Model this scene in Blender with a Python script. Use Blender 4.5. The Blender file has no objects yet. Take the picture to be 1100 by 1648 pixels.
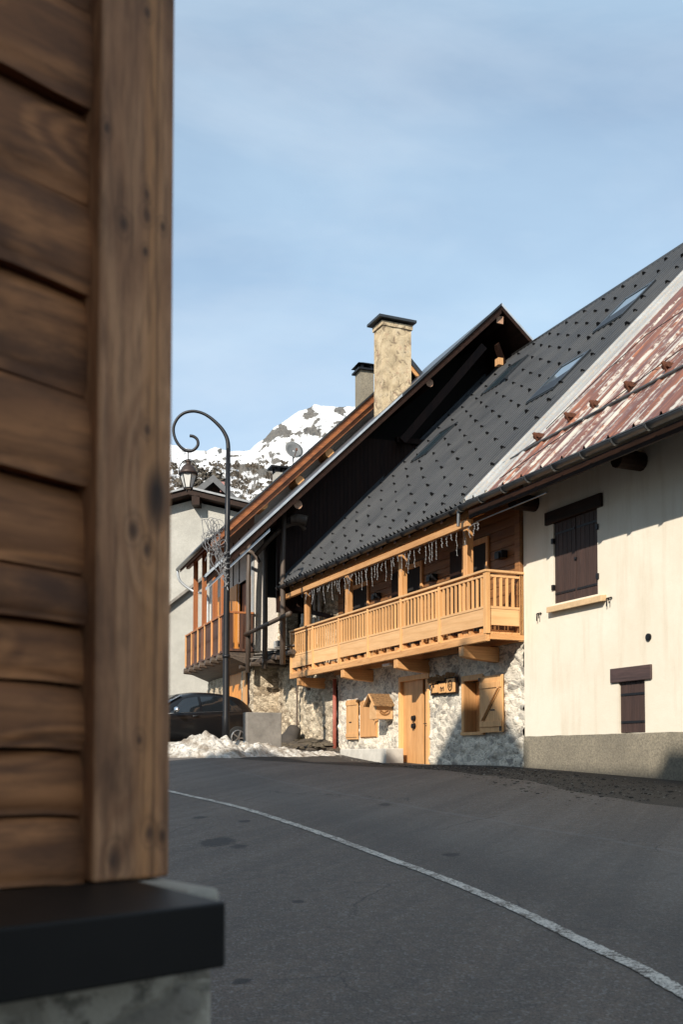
import bpy, math, random
from math import sin, cos, tan, atan, atan2, pi, radians, sqrt, exp
from mathutils import Vector, Matrix, noise
random.seed(7)
S = bpy.context.scene
C = S.collection

# ------------------------------------------------------------------ camera
FPX, CX, YH, PITCH = 1650.0, 550.0, 1217.0, radians(2.4)
CY = YH - FPX*tan(PITCH)
cd = bpy.data.cameras.new('camera'); cam = bpy.data.objects.new('camera', cd); C.objects.link(cam)
cam.location = (0, 0, 0); cam.rotation_euler = (radians(90)+PITCH, 0, 0)
cd.sensor_fit = 'VERTICAL'; cd.sensor_height = 36; cd.sensor_width = 24
cd.lens = 36*FPX/1648; cd.shift_y = (CY-824)/1648
cd.clip_start = 0.1; cd.clip_end = 6000
cd.dof.use_dof = True; cd.dof.focus_distance = 23; cd.dof.aperture_fstop = 4.2
S.camera = cam
# ------------------------------------------------------------------ sun and sky
LD = Vector((.473, 1.090, -.70)).normalized()          # direction the sunlight travels
EL = math.asin(-LD.z); AZ = atan2(-LD.x, -LD.y)
sl = bpy.data.lights.new('sun', 'SUN'); sl.energy = 4.4; sl.angle = radians(.53); sl.color = (1, .92, .80)
so = bpy.data.objects.new('sun', sl); C.objects.link(so)
so.rotation_euler = LD.to_track_quat('-Z', 'Y').to_euler(); so.location = (-10, -30, 30)
W = bpy.data.worlds.new('World'); S.world = W; W.use_nodes = True
nt = W.node_tree; nt.nodes.clear()
def N(t, ty, **k):
    n = t.nodes.new(ty)
    for a, b in k.items(): setattr(n, a, b)
    return n
wo = N(nt, 'ShaderNodeOutputWorld'); bg = N(nt, 'ShaderNodeBackground'); bg.inputs[1].default_value = .105
sky = N(nt, 'ShaderNodeTexSky', sky_type='NISHITA', sun_disc=False)
sky.sun_elevation = EL; sky.sun_rotation = AZ % (2*pi); sky.altitude = 1500; sky.air_density = 1.0; sky.dust_density = .8; sky.ozone_density = 1.2
tc = N(nt, 'ShaderNodeTexCoord'); mp = N(nt, 'ShaderNodeMapping'); mp.inputs['Scale'].default_value = (1.2, 1.2, 2.6); mp.inputs['Rotation'].default_value = (.35, .5, .2)
n1 = N(nt, 'ShaderNodeTexNoise'); n1.inputs['Scale'].default_value = 1.7; n1.inputs['Detail'].default_value = 7; n1.inputs['Roughness'].default_value = .5; n1.inputs['Distortion'].default_value = .5
cr = N(nt, 'ShaderNodeValToRGB'); cr.color_ramp.elements[0].position = .34; cr.color_ramp.elements[0].color = (.42, .42, .42, 1); cr.color_ramp.elements[1].position = .70; cr.color_ramp.elements[1].color = (.78, .78, .78, 1)
mx = N(nt, 'ShaderNodeMix', data_type='RGBA'); mx.inputs['B'].default_value = (4.1, 5.55, 6.8, 1)
L = nt.links.new
L(tc.outputs['Generated'], mp.inputs[0]); L(mp.outputs[0], n1.inputs[0]); L(n1.outputs[0], cr.inputs[0])
L(cr.outputs[0], mx.inputs['Factor']); L(sky.outputs[0], mx.inputs['A']); 
n2 = N(nt, 'ShaderNodeTexNoise'); n2.inputs['Scale'].default_value = 1.9; n2.inputs['Detail'].default_value = 9; n2.inputs['Roughness'].default_value = .56; n2.inputs['Distortion'].default_value = .6
mp2 = N(nt, 'ShaderNodeMapping'); mp2.inputs['Scale'].default_value = (1, 1, 3.2); mp2.inputs['Rotation'].default_value = (.2, .75, .4)
c2_ = N(nt, 'ShaderNodeValToRGB'); c2_.color_ramp.elements[0].position = .40; c2_.color_ramp.elements[0].color = (0, 0, 0, 1); c2_.color_ramp.elements[1].position = .78; c2_.color_ramp.elements[1].color = (.42, .42, .42, 1)
mx2 = N(nt, 'ShaderNodeMix', data_type='RGBA'); mx2.inputs['B'].default_value = (5.9, 6.4, 6.9, 1)
L(tc.outputs['Generated'], mp2.inputs[0]); L(mp2.outputs[0], n2.inputs[0]); L(n2.outputs[0], c2_.inputs[0]); L(c2_.outputs[0], mx2.inputs['Factor']); L(mx.outputs['Result'], mx2.inputs['A'])
L(mx2.outputs['Result'], bg.inputs[0]); L(bg.outputs[0], wo.inputs[0])
S.view_settings.view_transform = 'Standard'; S.view_settings.look = 'None'
S.view_settings.exposure = .55; S.view_settings.gamma = 1

# ------------------------------------------------------------------ helpers: geometry of the place
def ray(px, py):
    a = (px-CX)/FPX; b = (CY-py)/FPX
    return Vector((a, cos(PITCH)-b*sin(PITCH), sin(PITCH)+b*cos(PITCH)))
def at(px, py, Y):
    r = ray(px, py); return r*(Y/r.y)
class Frame:                                            # a house's own axes: s along its facade (away), w out to the street, z up
    def __init__(f, o, ang):
        f.o = Vector((o[0], o[1], 0)); f.u = Vector((-sin(ang), cos(ang), 0)); f.v = Vector((-cos(ang), -sin(ang), 0)); f.ang = ang
    def P(f, s, w, z): return f.o + f.u*s + f.v*w + Vector((0, 0, z))
    def onw(f, px, py, w):
        r = ray(px, py); t = (f.o+f.v*w).dot(f.v)/r.dot(f.v); p = r*t
        return (p-f.o).dot(f.u), p.z
AM = atan(721/1650)
M = Frame((3.707, 20.612), AM)
_c = M.P(14.5, .85, 0)
H = Frame((_c.x, _c.y), radians(19.4))
WF = Frame((0, 0), 0)
_g = M.P(9.85, 0, 0)
G = Frame((_g.x, _g.y), radians(20.5))                  # the old gabled house stands a little askew
def ground_z(X, Y):
    Yc = Y if Y < 33 else 33+18*math.tanh((Y-33)/18)*.6
    Yc = max(Yc, -25); Xc = max(-25, min(12, X))
    z = -1.5 + .03*Xc + .057*Yc
    z += .25*exp(-((X+4.5)**2/24.5+(Y-25)**2/40.5)) - .23*exp(-((X-1.7)**2/7+(Y-26)**2/16))
    return z
def ong(px, py):
    r = ray(px, py); a, b = 2.0, 80.0
    f = lambda t: r.z*t-ground_z(r.x*t, r.y*t)
    t = a
    while t < b and f(t) > 0: t += .05
    return Vector((r.x*t, r.y*t, ground_z(r.x*t, r.y*t)))

# ------------------------------------------------------------------ helpers: meshes
WP = {}
class MB:
    def __init__(m): m.v = []; m.f = []; m.mi = []; m.mat = 0
    def add(m, vs, fs):
        b = len(m.v); m.v += [Vector(p) for p in vs]
        for f in fs: m.f.append(tuple(b+i for i in f)); m.mi.append(m.mat)
        return m
    def hexa(m, p):                                     # 8 points: bottom ring 0-3, top ring 4-7
        return m.add(p, [(0, 3, 2, 1), (4, 5, 6, 7), (0, 1, 5, 4), (1, 2, 6, 5), (2, 3, 7, 6), (3, 0, 4, 7)])
    def box(m, fr, s0, s1, w0, w1, z0, z1):
        P = fr.P
        return m.hexa([P(s0, w0, z0), P(s1, w0, z0), P(s1, w1, z0), P(s0, w1, z0), P(s0, w0, z1), P(s1, w0, z1), P(s1, w1, z1), P(s0, w1, z1)])
    def prism(m, pts, off):                             # polygon extruded by a vector
        n = len(pts); off = Vector(off); a = [Vector(p) for p in pts]
        return m.add(a+[p+off for p in a], [tuple(range(n))[::-1], tuple(range(n, 2*n))]+[(i, (i+1) % n, n+(i+1) % n, n+i) for i in range(n)])
    def tube(m, pts, r, seg=8, cap=True):
        pts = [Vector(p) for p in pts]; n = len(pts)
        rr = r if isinstance(r, (list, tuple)) else [r]*n
        vs = []; ref = None
        for i, p in enumerate(pts):
            d = (pts[min(i+1, n-1)]-pts[max(i-1, 0)]).normalized()
            if ref is None: ref = d.orthogonal().normalized()
            ref = (ref-d*ref.dot(d)).normalized(); q = d.cross(ref)
            for k in range(seg):
                a = 2*pi*k/seg; vs.append(p+(ref*cos(a)+q*sin(a))*rr[i])
        fs = [(i*seg+k, i*seg+(k+1) % seg, (i+1)*seg+(k+1) % seg, (i+1)*seg+k) for i in range(n-1) for k in range(seg)]
        if cap: fs += [tuple(range(seg))[::-1], tuple((n-1)*seg+k for k in range(seg))]
        return m.add(vs, fs)
    def beam(m, a, b, wd, ht, up=(0, 0, 1)):
        a = Vector(a); b = Vector(b); d = (b-a).normalized(); up = Vector(up)
        x = d.cross(up).normalized()*wd/2; y = x.cross(d).normalized()*ht/2
        return m.hexa([a-x-y, a+x-y, b+x-y, b-x-y, a-x+y, a+x+y, b+x+y, b-x+y])
    def lathe(m, base, prof, seg=16, axis=None):
        base = Vector(base); vs = []
        for r, z in prof:
            for k in range(seg):
                a = 2*pi*k/seg; vs.append(base+Vector((r*cos(a), r*sin(a), z)))
        n = len(prof)
        fs = [(i*seg+k, i*seg+(k+1) % seg, (i+1)*seg+(k+1) % seg, (i+1)*seg+k) for i in range(n-1) for k in range(seg)]
        fs += [tuple(range(seg))[::-1], tuple((n-1)*seg+k for k in range(seg))]
        return m.add(vs, fs)
def mk_obj(name, mb, mats, parent=None, smooth=False, bevel=0, origin=None, solid=0):
    if not isinstance(mats, (list, tuple)): mats = [mats]
    me = bpy.data.meshes.new(name)
    if origin is None:
        n = len(mb.v); xs = [p.x for p in mb.v]; ys = [p.y for p in mb.v]; zs = [p.z for p in mb.v]
        origin = Vector(((min(xs)+max(xs))/2, (min(ys)+max(ys))/2, min(zs)))
    me.from_pydata([p-origin for p in mb.v], [], mb.f)
    for m_ in mats: me.materials.append(m_)
    for p, i in zip(me.polygons, mb.mi):
        p.material_index = i; p.use_smooth = smooth
    me.update()
    o = bpy.data.objects.new(name, me); C.objects.link(o)
    pw = WP[parent.name] if parent else Vector((0, 0, 0))
    o.parent = parent; o.location = origin-pw; WP[o.name] = origin.copy()
    if bevel:
        b = o.modifiers.new('bevel', 'BEVEL'); b.width = bevel; b.segments = 2; b.limit_method = 'ANGLE'
    return o
def thing(name, label, cat, loc, group=None):
    o = bpy.data.objects.new(name, None); C.objects.link(o); o.location = loc; WP[o.name] = Vector(loc)
    o.empty_display_size = .2; o['label'] = label; o['category'] = cat
    if group: o['group'] = group
    return o
def tag(o, label, cat, group=None, kind=None):
    o['label'] = label; o['category'] = cat
    if group: o['group'] = group
    if kind: o['kind'] = kind
    return o
def B(name, fr, dims, mat, parent=None, **k): return mk_obj(name, MB().box(fr, *dims), mat, parent, **k)

# ------------------------------------------------------------------ materials
def mat(name, rough=.8, metal=0):
    m = bpy.data.materials.new(name); m.use_nodes = True; t = m.node_tree; t.nodes.clear()
    o = N(t, 'ShaderNodeOutputMaterial'); b = N(t, 'ShaderNodeBsdfPrincipled')
    b.inputs['Roughness'].default_value = rough; b.inputs['Metallic'].default_value = metal
    t.links.new(b.outputs[0], o.inputs[0]); return m, t, b
def coords(t, scale=(1, 1, 1), rot=0, kind='Object'):
    c = N(t, 'ShaderNodeTexCoord'); r = N(t, 'ShaderNodeMapping'); r.inputs['Rotation'].default_value = (0, 0, rot)
    s = N(t, 'ShaderNodeMapping'); s.inputs['Scale'].default_value = scale
    if kind == 'World':
        g = N(t, 'ShaderNodeNewGeometry'); t.links.new(g.outputs['Position'], r.inputs[0])
    else: t.links.new(c.outputs[kind], r.inputs[0])
    t.links.new(r.outputs[0], s.inputs[0]); return s.outputs[0]
def noi(t, co, scale, detail=4, rough=.55, dist=0):
    n = N(t, 'ShaderNodeTexNoise'); n.inputs['Scale'].default_value = scale; n.inputs['Detail'].default_value = detail
    n.inputs['Roughness'].default_value = rough; n.inputs['Distortion'].default_value = dist
    t.links.new(co, n.inputs[0]); return n.outputs[0]
def ramp(t, fac, stops):
    r = N(t, 'ShaderNodeValToRGB'); e = r.color_ramp.elements
    while len(e) < len(stops): e.new(.5)
    for x, (p, c) in zip(e, stops):
        x.position = p; x.color = (c, c, c, 1) if isinstance(c, (int, float)) else (*c, 1)
    t.links.new(fac, r.inputs[0]); return r.outputs[0]
def mixc(t, fac, a, b, mode='MIX'):
    m = N(t, 'ShaderNodeMix', data_type='RGBA', blend_type=mode)
    for s, v in (('Factor', fac), ('A', a), ('B', b)):
        if isinstance(v, (int, float)): m.inputs[s].default_value = v
        elif isinstance(v, tuple): m.inputs[s].default_value = (*v, 1) if len(v) == 3 else v
        else: t.links.new(v, m.inputs[s])
    return m.outputs['Result']
def mth(t, op, a, b=0, clamp=False):
    m = N(t, 'ShaderNodeMath', operation=op, use_clamp=clamp)
    for i, v in enumerate((a, b)):
        if isinstance(v, (int, float)): m.inputs[i].default_value = v
        else: t.links.new(v, m.inputs[i])
    return m.outputs[0]
def bump(t, b, h, strength=.5, dist=.02):
    n = N(t, 'ShaderNodeBump'); n.inputs['Strength'].default_value = strength; n.inputs['Distance'].default_value = dist
    t.links.new(h, n.inputs['Height']); t.links.new(n.outputs[0], b.inputs['Normal'])
def setc(t, b, c): t.links.new(c, b.inputs['Base Color'])

def wood(name, c1, c2, c3=None, along='s', ang=AM, rough=.6, scale=9, knots=False, world=False, fine=1.0):
    """grain drawn out along s (the facade), w (into the facade) or z"""
    m, t, b = mat(name, rough)
    k = .07
    sc = {'s': (1, k, 1), 'w': (k, 1, 1), 'z': (1, 1, k)}[along]
    co = coords(t, sc, -ang, 'World' if world else 'Object')
    n1_ = noi(t, co, scale, 6, .6, .6); n2_ = noi(t, co, scale*5, 4, .6)
    c = ramp(t, n1_, [(.33, c2), (.62, c1)])
    f = ramp(t, n2_, [(.42, 0.0), (.66, .55*fine)])
    c = mixc(t, f, c, c3 or tuple(x*.55 for x in c2))
    oi = N(t, 'ShaderNodeObjectInfo')
    rv = mth(t, 'MULTIPLY_ADD', oi.outputs['Random'], .28); t.nodes[-1].inputs[2].default_value = .86
    c = mixc(t, 1.0, c, rv, 'MULTIPLY')
    if knots:
        v = N(t, 'ShaderNodeTexVoronoi'); v.inputs['Scale'].default_value = 3.2
        t.links.new(coords(t, {'s': (1, .25, 1), 'w': (.25, 1, 1), 'z': (1, 1, .25)}[along], -ang), v.inputs[0])
        kf = ramp(t, v.outputs['Distance'], [(.035, .9), (.12, 0.0)])
        c = mixc(t, kf, c, tuple(x*.22 for x in c2))
    setc(t, b, c); bump(t, b, n2_, .35, .006); return m
def plain(name, c, rough=.6, metal=0, var=.25, scale=6, bmp=.2, bd=.005):
    m, t, b = mat(name, rough, metal); co = coords(t)
    n_ = noi(t, co, scale, 6, .65)
    setc(t, b, ramp(t, n_, [(.3, tuple(x*(1-var) for x in c)), (.7, tuple(min(1, x*(1+var*.5)) for x in c))]))
    if bmp: bump(t, b, noi(t, co, scale*8, 3), bmp, bd)
    return m
HONEY = (.66, .355, .145); HON2 = (.50, .24, .085)
m_honey_s = wood('honey wood along', HONEY, HON2, along='s', fine=.6)
m_honey_w = wood('honey wood across', HONEY, HON2, along='w', fine=.6)
m_honey_z = wood('honey wood upright', HONEY, HON2, along='z', fine=.6)
m_light_s = wood('pale new wood along', (.74, .445, .215), (.61, .34, .145), along='s', fine=.35)
m_light_z = wood('pale new wood upright', (.74, .415, .170), (.58, .30, .115), along='z', fine=.35)
m_light_w = wood('pale new wood across', (.74, .445, .215), (.61, .34, .145), along='w', fine=.35)
m_wall_wood = wood('balcony wall boards', (.30, .135, .045), (.17, .068, .022), along='s', scale=5)
m_dark_wood_z = wood('dark gable boards', (.024, .011, .007), (.010, .005, .004), (.038, .016, .010), along='z', scale=7, world=True)
m_dark_wood_s = wood('dark beams', (.035, .016, .010), (.015, .008, .005), along='s')
for _m in (m_dark_wood_z, m_dark_wood_s): _m.node_tree.nodes['Principled BSDF'].inputs['Specular IOR Level'].default_value = .15
m_shutter = wood('dark brown shutter', (.062, .033, .026), (.036, .019, .015), along='z', rough=.7)
m_grey_wood = wood('weathered grey wood', (.13, .095, .07), (.06, .042, .032), along='z')
m_grey_wood_s = wood('weathered grey wood along', (.12, .085, .06), (.05, .036, .028), along='s')
m_red_wood_s = wood('red brown fascia', (.34, .115, .032), (.17, .052, .018), along='w', ang=radians(19.4), scale=5)
m_red_wood_z = wood('red brown post', (.46, .17, .055), (.30, .095, .03), along='z')
m_old_bal = wood('old baluster boards', (.115, .046, .024), (.045, .02, .012), along='z')
m_orange_door = wood('orange door', (.72, .29, .05), (.55, .20, .035), along='z', rough=.5, fine=.5)

m_gutter = plain('zinc gutter', (.16, .165, .17), .38, .75, .3, 4, .1)
m_gutter_dk = plain('dark gutter', (.055, .057, .06), .4, .5, .3, 4, .1)
m_black = plain('black iron', (.012, .012, .014), .45, .4, .3, 10, .1)
m_dark_roof_edge = plain('dark sheet edge', (.05, .055, .06), .4, .5, .3, 4, .1)
m_light_metal = plain('pale zinc flashing', (.55, .58, .60), .42, .5, .25, 3, .15)
m_void = plain('dark interior', (.012, .010, .009), .9, 0, .2)
m_concrete = plain('concrete', (.22, .20, .175), .85, 0, .4, 3, .5, .01)
m_concrete_lt = plain('pale concrete', (.55, .52, .46), .85, 0, .25, 3, .4, .01)
m_glass = None
def glassy(name, c, rough=.06):
    m, t, b = mat(name, rough); b.inputs['Base Color'].default_value = (*c, 1); b.inputs['IOR'].default_value = 1.5
    b.inputs['Specular IOR Level'].default_value = .9
    bump(t, b, noi(t, coords(t), 1.5, 1), .08, .02); return m
m_glass = glassy('window glass', (.012, .015, .018))
m_sky_glass = glassy('roof window glass', (.03, .045, .055), .05)
m_sky_glass2 = glassy('bright roof window glass', (.30, .36, .37), .09); m_sky_glass2.node_tree.nodes['Principled BSDF'].inputs['Metallic'].default_value = .85

def mk_cream():
    m, t, b = mat('cream render', .9); co = coords(t, kind='World')
    n_ = noi(t, co, .6, 6, .6, .4); n2_ = noi(t, co, 60, 3, .6); n3 = noi(t, coords(t, (3, 3, .35), kind='World'), 1.3, 5, .6)
    c = ramp(t, n_, [(.3, (.66, .59, .475)), (.65, (.74, .68, .57))])
    c = mixc(t, ramp(t, n3, [(.50, 0.0), (.75, .5)]), c, (.52, .43, .31))
    c = mixc(t, ramp(t, n2_, [(.3, .18), (.55, 0.0)]), c, (.55, .48, .36))
    setc(t, b, c); bump(t, b, mth(t, 'ADD', n2_, mth(t, 'MULTIPLY', noi(t, co, 7, 5), 2)), .3, .008); return m
m_cream = mk_cream()
def mk_roughcast(name, a, c_, d):
    m, t, b = mat(name, .95); co = coords(t, kind='World')
    n_ = noi(t, co, 1.1, 8, .68); n2_ = noi(t, co, 26, 4, .7)
    c = ramp(t, n_, [(.3, a), (.7, c_)]); c = mixc(t, ramp(t, n2_, [(.35, .8), (.6, 0.0)]), c, d)
    setc(t, b, c); bump(t, b, n2_, .8, .02); return m
m_plinth = mk_roughcast('roughcast plinth', (.19, .165, .125), (.30, .26, .19), (.13, .115, .09))
m_greyplaster = mk_roughcast('grey render', (.33, .32, .285), (.50, .48, .43), (.30, .29, .26))
m_white_wall = mk_roughcast('white render', (.62, .56, .50), (.74, .68, .60), (.55, .50, .44))

def mk_stone(name, c1, c2, joint, vein, scale=4.0, joint_w=.1, sz=1.5, tint=None):
    m, t, b = mat(name, .92); co = coords(t, (1, 1, sz), 0, 'World')
    dn = N(t, 'ShaderNodeTexNoise'); dn.inputs['Scale'].default_value = 3.5; dn.inputs['Detail'].default_value = 5
    t.links.new(co, dn.inputs[0])
    ds = mixc(t, .30, co, dn.outputs['Color'], 'ADD')
    v = N(t, 'ShaderNodeTexVoronoi', feature='DISTANCE_TO_EDGE'); v.inputs['Scale'].default_value = scale; t.links.new(ds, v.inputs[0])
    v2 = N(t, 'ShaderNodeTexVoronoi', feature='F1'); v2.inputs['Scale'].default_value = scale; t.links.new(ds, v2.inputs[0])
    sx = N(t, 'ShaderNodeSeparateColor'); t.links.new(v2.outputs['Color'], sx.inputs[0])
    c = ramp(t, sx.outputs[0], [(.15, c1), (.6, c2), (.95, tuple(x*1.12 for x in c2))])
    nn = noi(t, co, 13, 7, .7)
    c = mixc(t, ramp(t, nn, [(.40, .9), (.50, 0.0)]), c, vein)
    edge = ramp(t, v.outputs['Distance'], [(0.0, 1.0), (joint_w, 0.0)])
    c = mixc(t, mth(t, 'MULTIPLY', edge, ramp(t, noi(t, co, 2.2, 4), [(.35, .1), (.6, 1.0)])), c, joint)
    if tint: c = mixc(t, ramp(t, noi(t, co, .9, 5), [(.45, 0.0), (.65, .55)]), c, tint)
    setc(t, b, c)
    h = mth(t, 'ADD', mth(t, 'MULTIPLY', ramp(t, v.outputs['Distance'], [(0.0, 0.0), (.14, 1.0)]), .6), mth(t, 'MULTIPLY', nn, .7))
    bump(t, b, h, .5, .035); return m
m_stone_white = mk_stone('limewashed stone', (.30, .275, .24), (.68, .61, .50), (.74, .67, .55), (.19, .16, .125), 4.2, .16, 1.7, (.77, .70, .58))
m_stone_old = mk_stone('old rubble stone', (.28, .215, .14), (.56, .46, .33), (.19, .145, .10), (.13, .10, .07), 4.8, .05, 1.9, (.58, .50, .37))
m_stone_base = mk_stone('chalet base stone', (.24, .20, .155), (.44, .375, .29), (.29, .245, .185), (.14, .12, .09), 5.5, .06, 1.3)
def mk_chimney():
    m, t, b = mat('chimney render', .93); co = coords(t, kind='World')
    a_ = noi(t, co, 2.6, 8, .7, .5); f_ = noi(t, co, 4.2, 8, .75, .8)
    c = ramp(t, a_, [(.32, (.34, .26, .16)), (.52, (.52, .41, .26)), (.7, (.58, .48, .33))])
    c = mixc(t, ramp(t, f_, [(.38, .9), (.47, 0.0)]), c, (.17, .125, .08))
    c = mixc(t, ramp(t, noi(t, co, 5, 5, .6), [(.56, 0.0), (.66, .6)]), c, (.36, .22, .15))
    setc(t, b, c); bump(t, b, f_, .9, .05); return m
m_chimney = mk_chimney()

def mk_tiles():
    m, t, b = mat('anthracite metal tiles', .42); co = coords(t, kind='World')
    n_ = noi(t, co, .9, 5); n2_ = noi(t, co, 30, 3)
    c = ramp(t, n_, [(.3, (.027, .027, .028)), (.7, (.043, .043, .044))])
    c = mixc(t, ramp(t, n2_, [(.55, 0.0), (.75, .25)]), c, (.075, .073, .068))
    c = mixc(t, ramp(t, noi(t, coords(t, (.25, 3, .25), -AM, 'World'), 2.2, 6, .6), [(.45, 0.0), (.7, .4)]), c, (.065, .062, .056))
    setc(t, b, c); t.links.new(ramp(t, n_, [(.3, .36), (.7, .5)]), b.inputs['Roughness']); return m
m_tiles = mk_tiles()
def mk_redroof():
    m, t, b = mat('rust red painted sheets', .5); co = coords(t, (1, 1, 1), -AM, 'World')
    # object axes after rotation: y runs along the eave, so stripes of wear run up the slope
    st = noi(t, coords(t, (.22, 3.2, .22), -AM, 'World'), 1.7, 7, .62, .2)
    sp = noi(t, co, 5.5, 8, .7); big = noi(t, co, .7, 3)
    c = ramp(t, noi(t, coords(t, (.3, 4, .3), -AM, 'World'), 3, 6), [(.3, (.10, .042, .032)), (.7, (.16, .068, .050))])
    c = mixc(t, ramp(t, noi(t, coords(t, (.4, 5, .4), -AM, 'World'), 2.2, 6), [(.50, 0.0), (.64, .8)]), c, (.34, .12, .05))
    w_ = mth(t, 'ADD', mth(t, 'MULTIPLY', st, .70), mth(t, 'MULTIPLY', sp, .34))
    c = mixc(t, ramp(t, w_, [(.54, 0.0), (.575, 1.0)]), c, mixc(t, sp, (.34, .27, .21), (.56, .54, .49)))
    setc(t, b, c); bump(t, b, sp, .3, .01)
    t.links.new(ramp(t, big, [(.3, .45), (.7, .65)]), b.inputs['Roughness']); return m
m_redroof = mk_redroof()
m_rust = plain('rusty iron', (.15, .055, .028), .85, .2, .5, 8, .4)
m_pipe_red = plain('red drainpipe', (.33, .085, .055), .6, 0, .4, 6, .2)
m_bark = plain('bark shingles', (.40, .22, .09), .9, 0, .65, 26, 1.0, .03)
def mk_snow(dirt=.5):
    m, t, b = mat('old snow', .75); co = coords(t, kind='World')
    n_ = noi(t, co, 2.3, 9, .72); n2_ = noi(t, co, 11, 6, .7)
    c = ramp(t, n_, [(.38, (.22, .18, .14)), (.50, (.50, .46, .40)), (.66, (.72, .70, .66))])
    c = mixc(t, ramp(t, n2_, [(.38, .8), (.50, 0.0)]), c, (.19, .155, .115))
    setc(t, b, c); bump(t, b, n2_, .8, .05)
    b.inputs['Subsurface Weight'].default_value = .1; b.inputs['Subsurface Radius'].default_value = (.05, .06, .08); return m
m_snow = mk_snow()

# ------------------------------------------------------------------ ground, road, line
def mk_asphalt():
    m, t, b = mat('asphalt', .85); co = coords(t, kind='World')
    g = N(t, 'ShaderNodeNewGeometry'); sep = N(t, 'ShaderNodeSeparateXYZ'); t.links.new(g.outputs['Position'], sep.inputs[0])
    fine = noi(t, co, 85, 3, .7); mid = noi(t, co, 9, 5, .65); big = noi(t, co, .45, 5, .6)
    v = N(t, 'ShaderNodeTexVoronoi'); v.inputs['Scale'].default_value = 62; t.links.new(co, v.inputs[0])
    sx = N(t, 'ShaderNodeSeparateColor'); t.links.new(v.outputs['Color'], sx.inputs[0])
    c = ramp(t, big, [(.3, (.170, .125, .096)), (.7, (.235, .176, .135))])
    c = mixc(t, ramp(t, mid, [(.35, .45), (.65, 0.0)]), c, (.07, .065, .062))
    c = mixc(t, ramp(t, fine, [(.35, .75), (.6, 0.0)]), c, (.040, .038, .036))
    c = mixc(t, ramp(t, sx.outputs[0], [(.78, 0.0), (.97, .6)]), c, (.26, .24, .22))
    def line_d(p, q):                                   # signed distance from a line on the road
        n_ = Vector((q.y-p.y, -(q.x-p.x))).normalized()
        return mth(t, 'ADD', mth(t, 'ADD', mth(t, 'MULTIPLY', sep.outputs[0], n_.x), mth(t, 'MULTIPLY', sep.outputs[1], n_.y)), -(n_.x*p.x+n_.y*p.y))
    wob = mth(t, 'MULTIPLY', mth(t, 'SUBTRACT', noi(t, co, 1.1, 3), .5), .22)
    d = mth(t, 'ABSOLUTE', mth(t, 'ADD', line_d(ong(557, 1279), ong(1100, 1375)), wob))
    c = mixc(t, ramp(t, d, [(.02, .5), (.06, 0.0)]), c, (.19, .175, .16))
    # wheel polished band: wet-dark, beside the line
    d2 = mth(t, 'ABSOLUTE', line_d(ong(560, 1322), ong(1060, 1500)))
    c = mixc(t, ramp(t, mth(t, 'ADD', d2, wob), [(.1, .38), (.8, 0.0)]), c, (.045, .043, .042))
    d3 = mth(t, 'ABSOLUTE', line_d(ong(420, 1268), ong(1100, 1420)))
    c = mixc(t, ramp(t, mth(t, 'ADD', d3, wob), [(.3, .28), (1.0, 0.0)]), c, (.15, .138, .125))
    for px, py, r, el in ((350, 1356, .22, 1.9), (394, 1323, .10, 1.6), (321, 1317, .10, 1.6), (481, 1453, .055, 1.4), (389, 1583, .055, 1.3), (727, 1377, .09, 1.5), (385, 1364, .1, 1.8), (620, 1296, .1, 2.2)):
        p = ong(px, py)
        dx = mth(t, 'MULTIPLY', mth(t, 'SUBTRACT', sep.outputs[0], p.x), 1/(r*1.0)); dy = mth(t, 'MULTIPLY', mth(t, 'SUBTRACT', sep.outputs[1], p.y), 1/(r*el))
        rr = mth(t, 'SQRT', mth(t, 'ADD', mth(t, 'MULTIPLY', dx, dx), mth(t, 'MULTIPLY', dy, dy)))
        rr = mth(t, 'ADD', rr, mth(t, 'MULTIPLY', mth(t, 'SUBTRACT', noi(t, co, 14, 4), .5), 1.6))
        c = mixc(t, ramp(t, rr, [(.65, .85), (1.1, 0.0)]), c, (.022, .021, .021))
    tr = noi(t, coords(t, (2.6, .10, 1), -radians(-24), 'World'), 1.0, 5, .6)
    c = mixc(t, ramp(t, tr, [(.42, .30), (.55, 0.0)]), c, (.07, .062, .056))
    c = mixc(t, ramp(t, tr, [(.55, 0.0), (.72, .30)]), c, (.20, .18, .155))
    c = mixc(t, ramp(t, noi(t, co, 3.3, 6, .75), [(.60, 0.0), (.70, .45)]), c, (.055, .05, .046))
    # fine cracks
    vc = N(t, 'ShaderNodeTexVoronoi', feature='DISTANCE_TO_EDGE'); vc.inputs['Scale'].default_value = .55
    t.links.new(mixc(t, .25, co, noi(t, co, 2.5, 5), 'ADD'), vc.inputs[0])
    c = mixc(t, mth(t, 'MULTIPLY', ramp(t, vc.outputs['Distance'], [(.0, .8), (.006, 0.0)]), ramp(t, big, [(.48, 0.0), (.56, 1.0)])), c, (.03, .029, .028))
    setc(t, b, c)
    bump(t, b, mth(t, 'ADD', fine, mth(t, 'MULTIPLY', v.outputs['Distance'], .8)), .7, .008)
    return m
m_asphalt = mk_asphalt()
def mk_verge():
    m, t, b = mat('dark wet gravel', .8); co = coords(t, kind='World')
    n_ = noi(t, co, 3, 8, .7); n2_ = noi(t, co, 34, 4, .7)
    c = ramp(t, n_, [(.3, (.018, .015, .013)), (.7, (.052, .042, .034))])
    c = mixc(t, ramp(t, n2_, [(.6, 0.0), (.72, .8)]), c, (.14, .12, .10))
    sn = noi(t, co, .12, 4)
    setc(t, b, c); bump(t, b, n2_, .9, .03); return m
m_verge = mk_verge()
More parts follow.
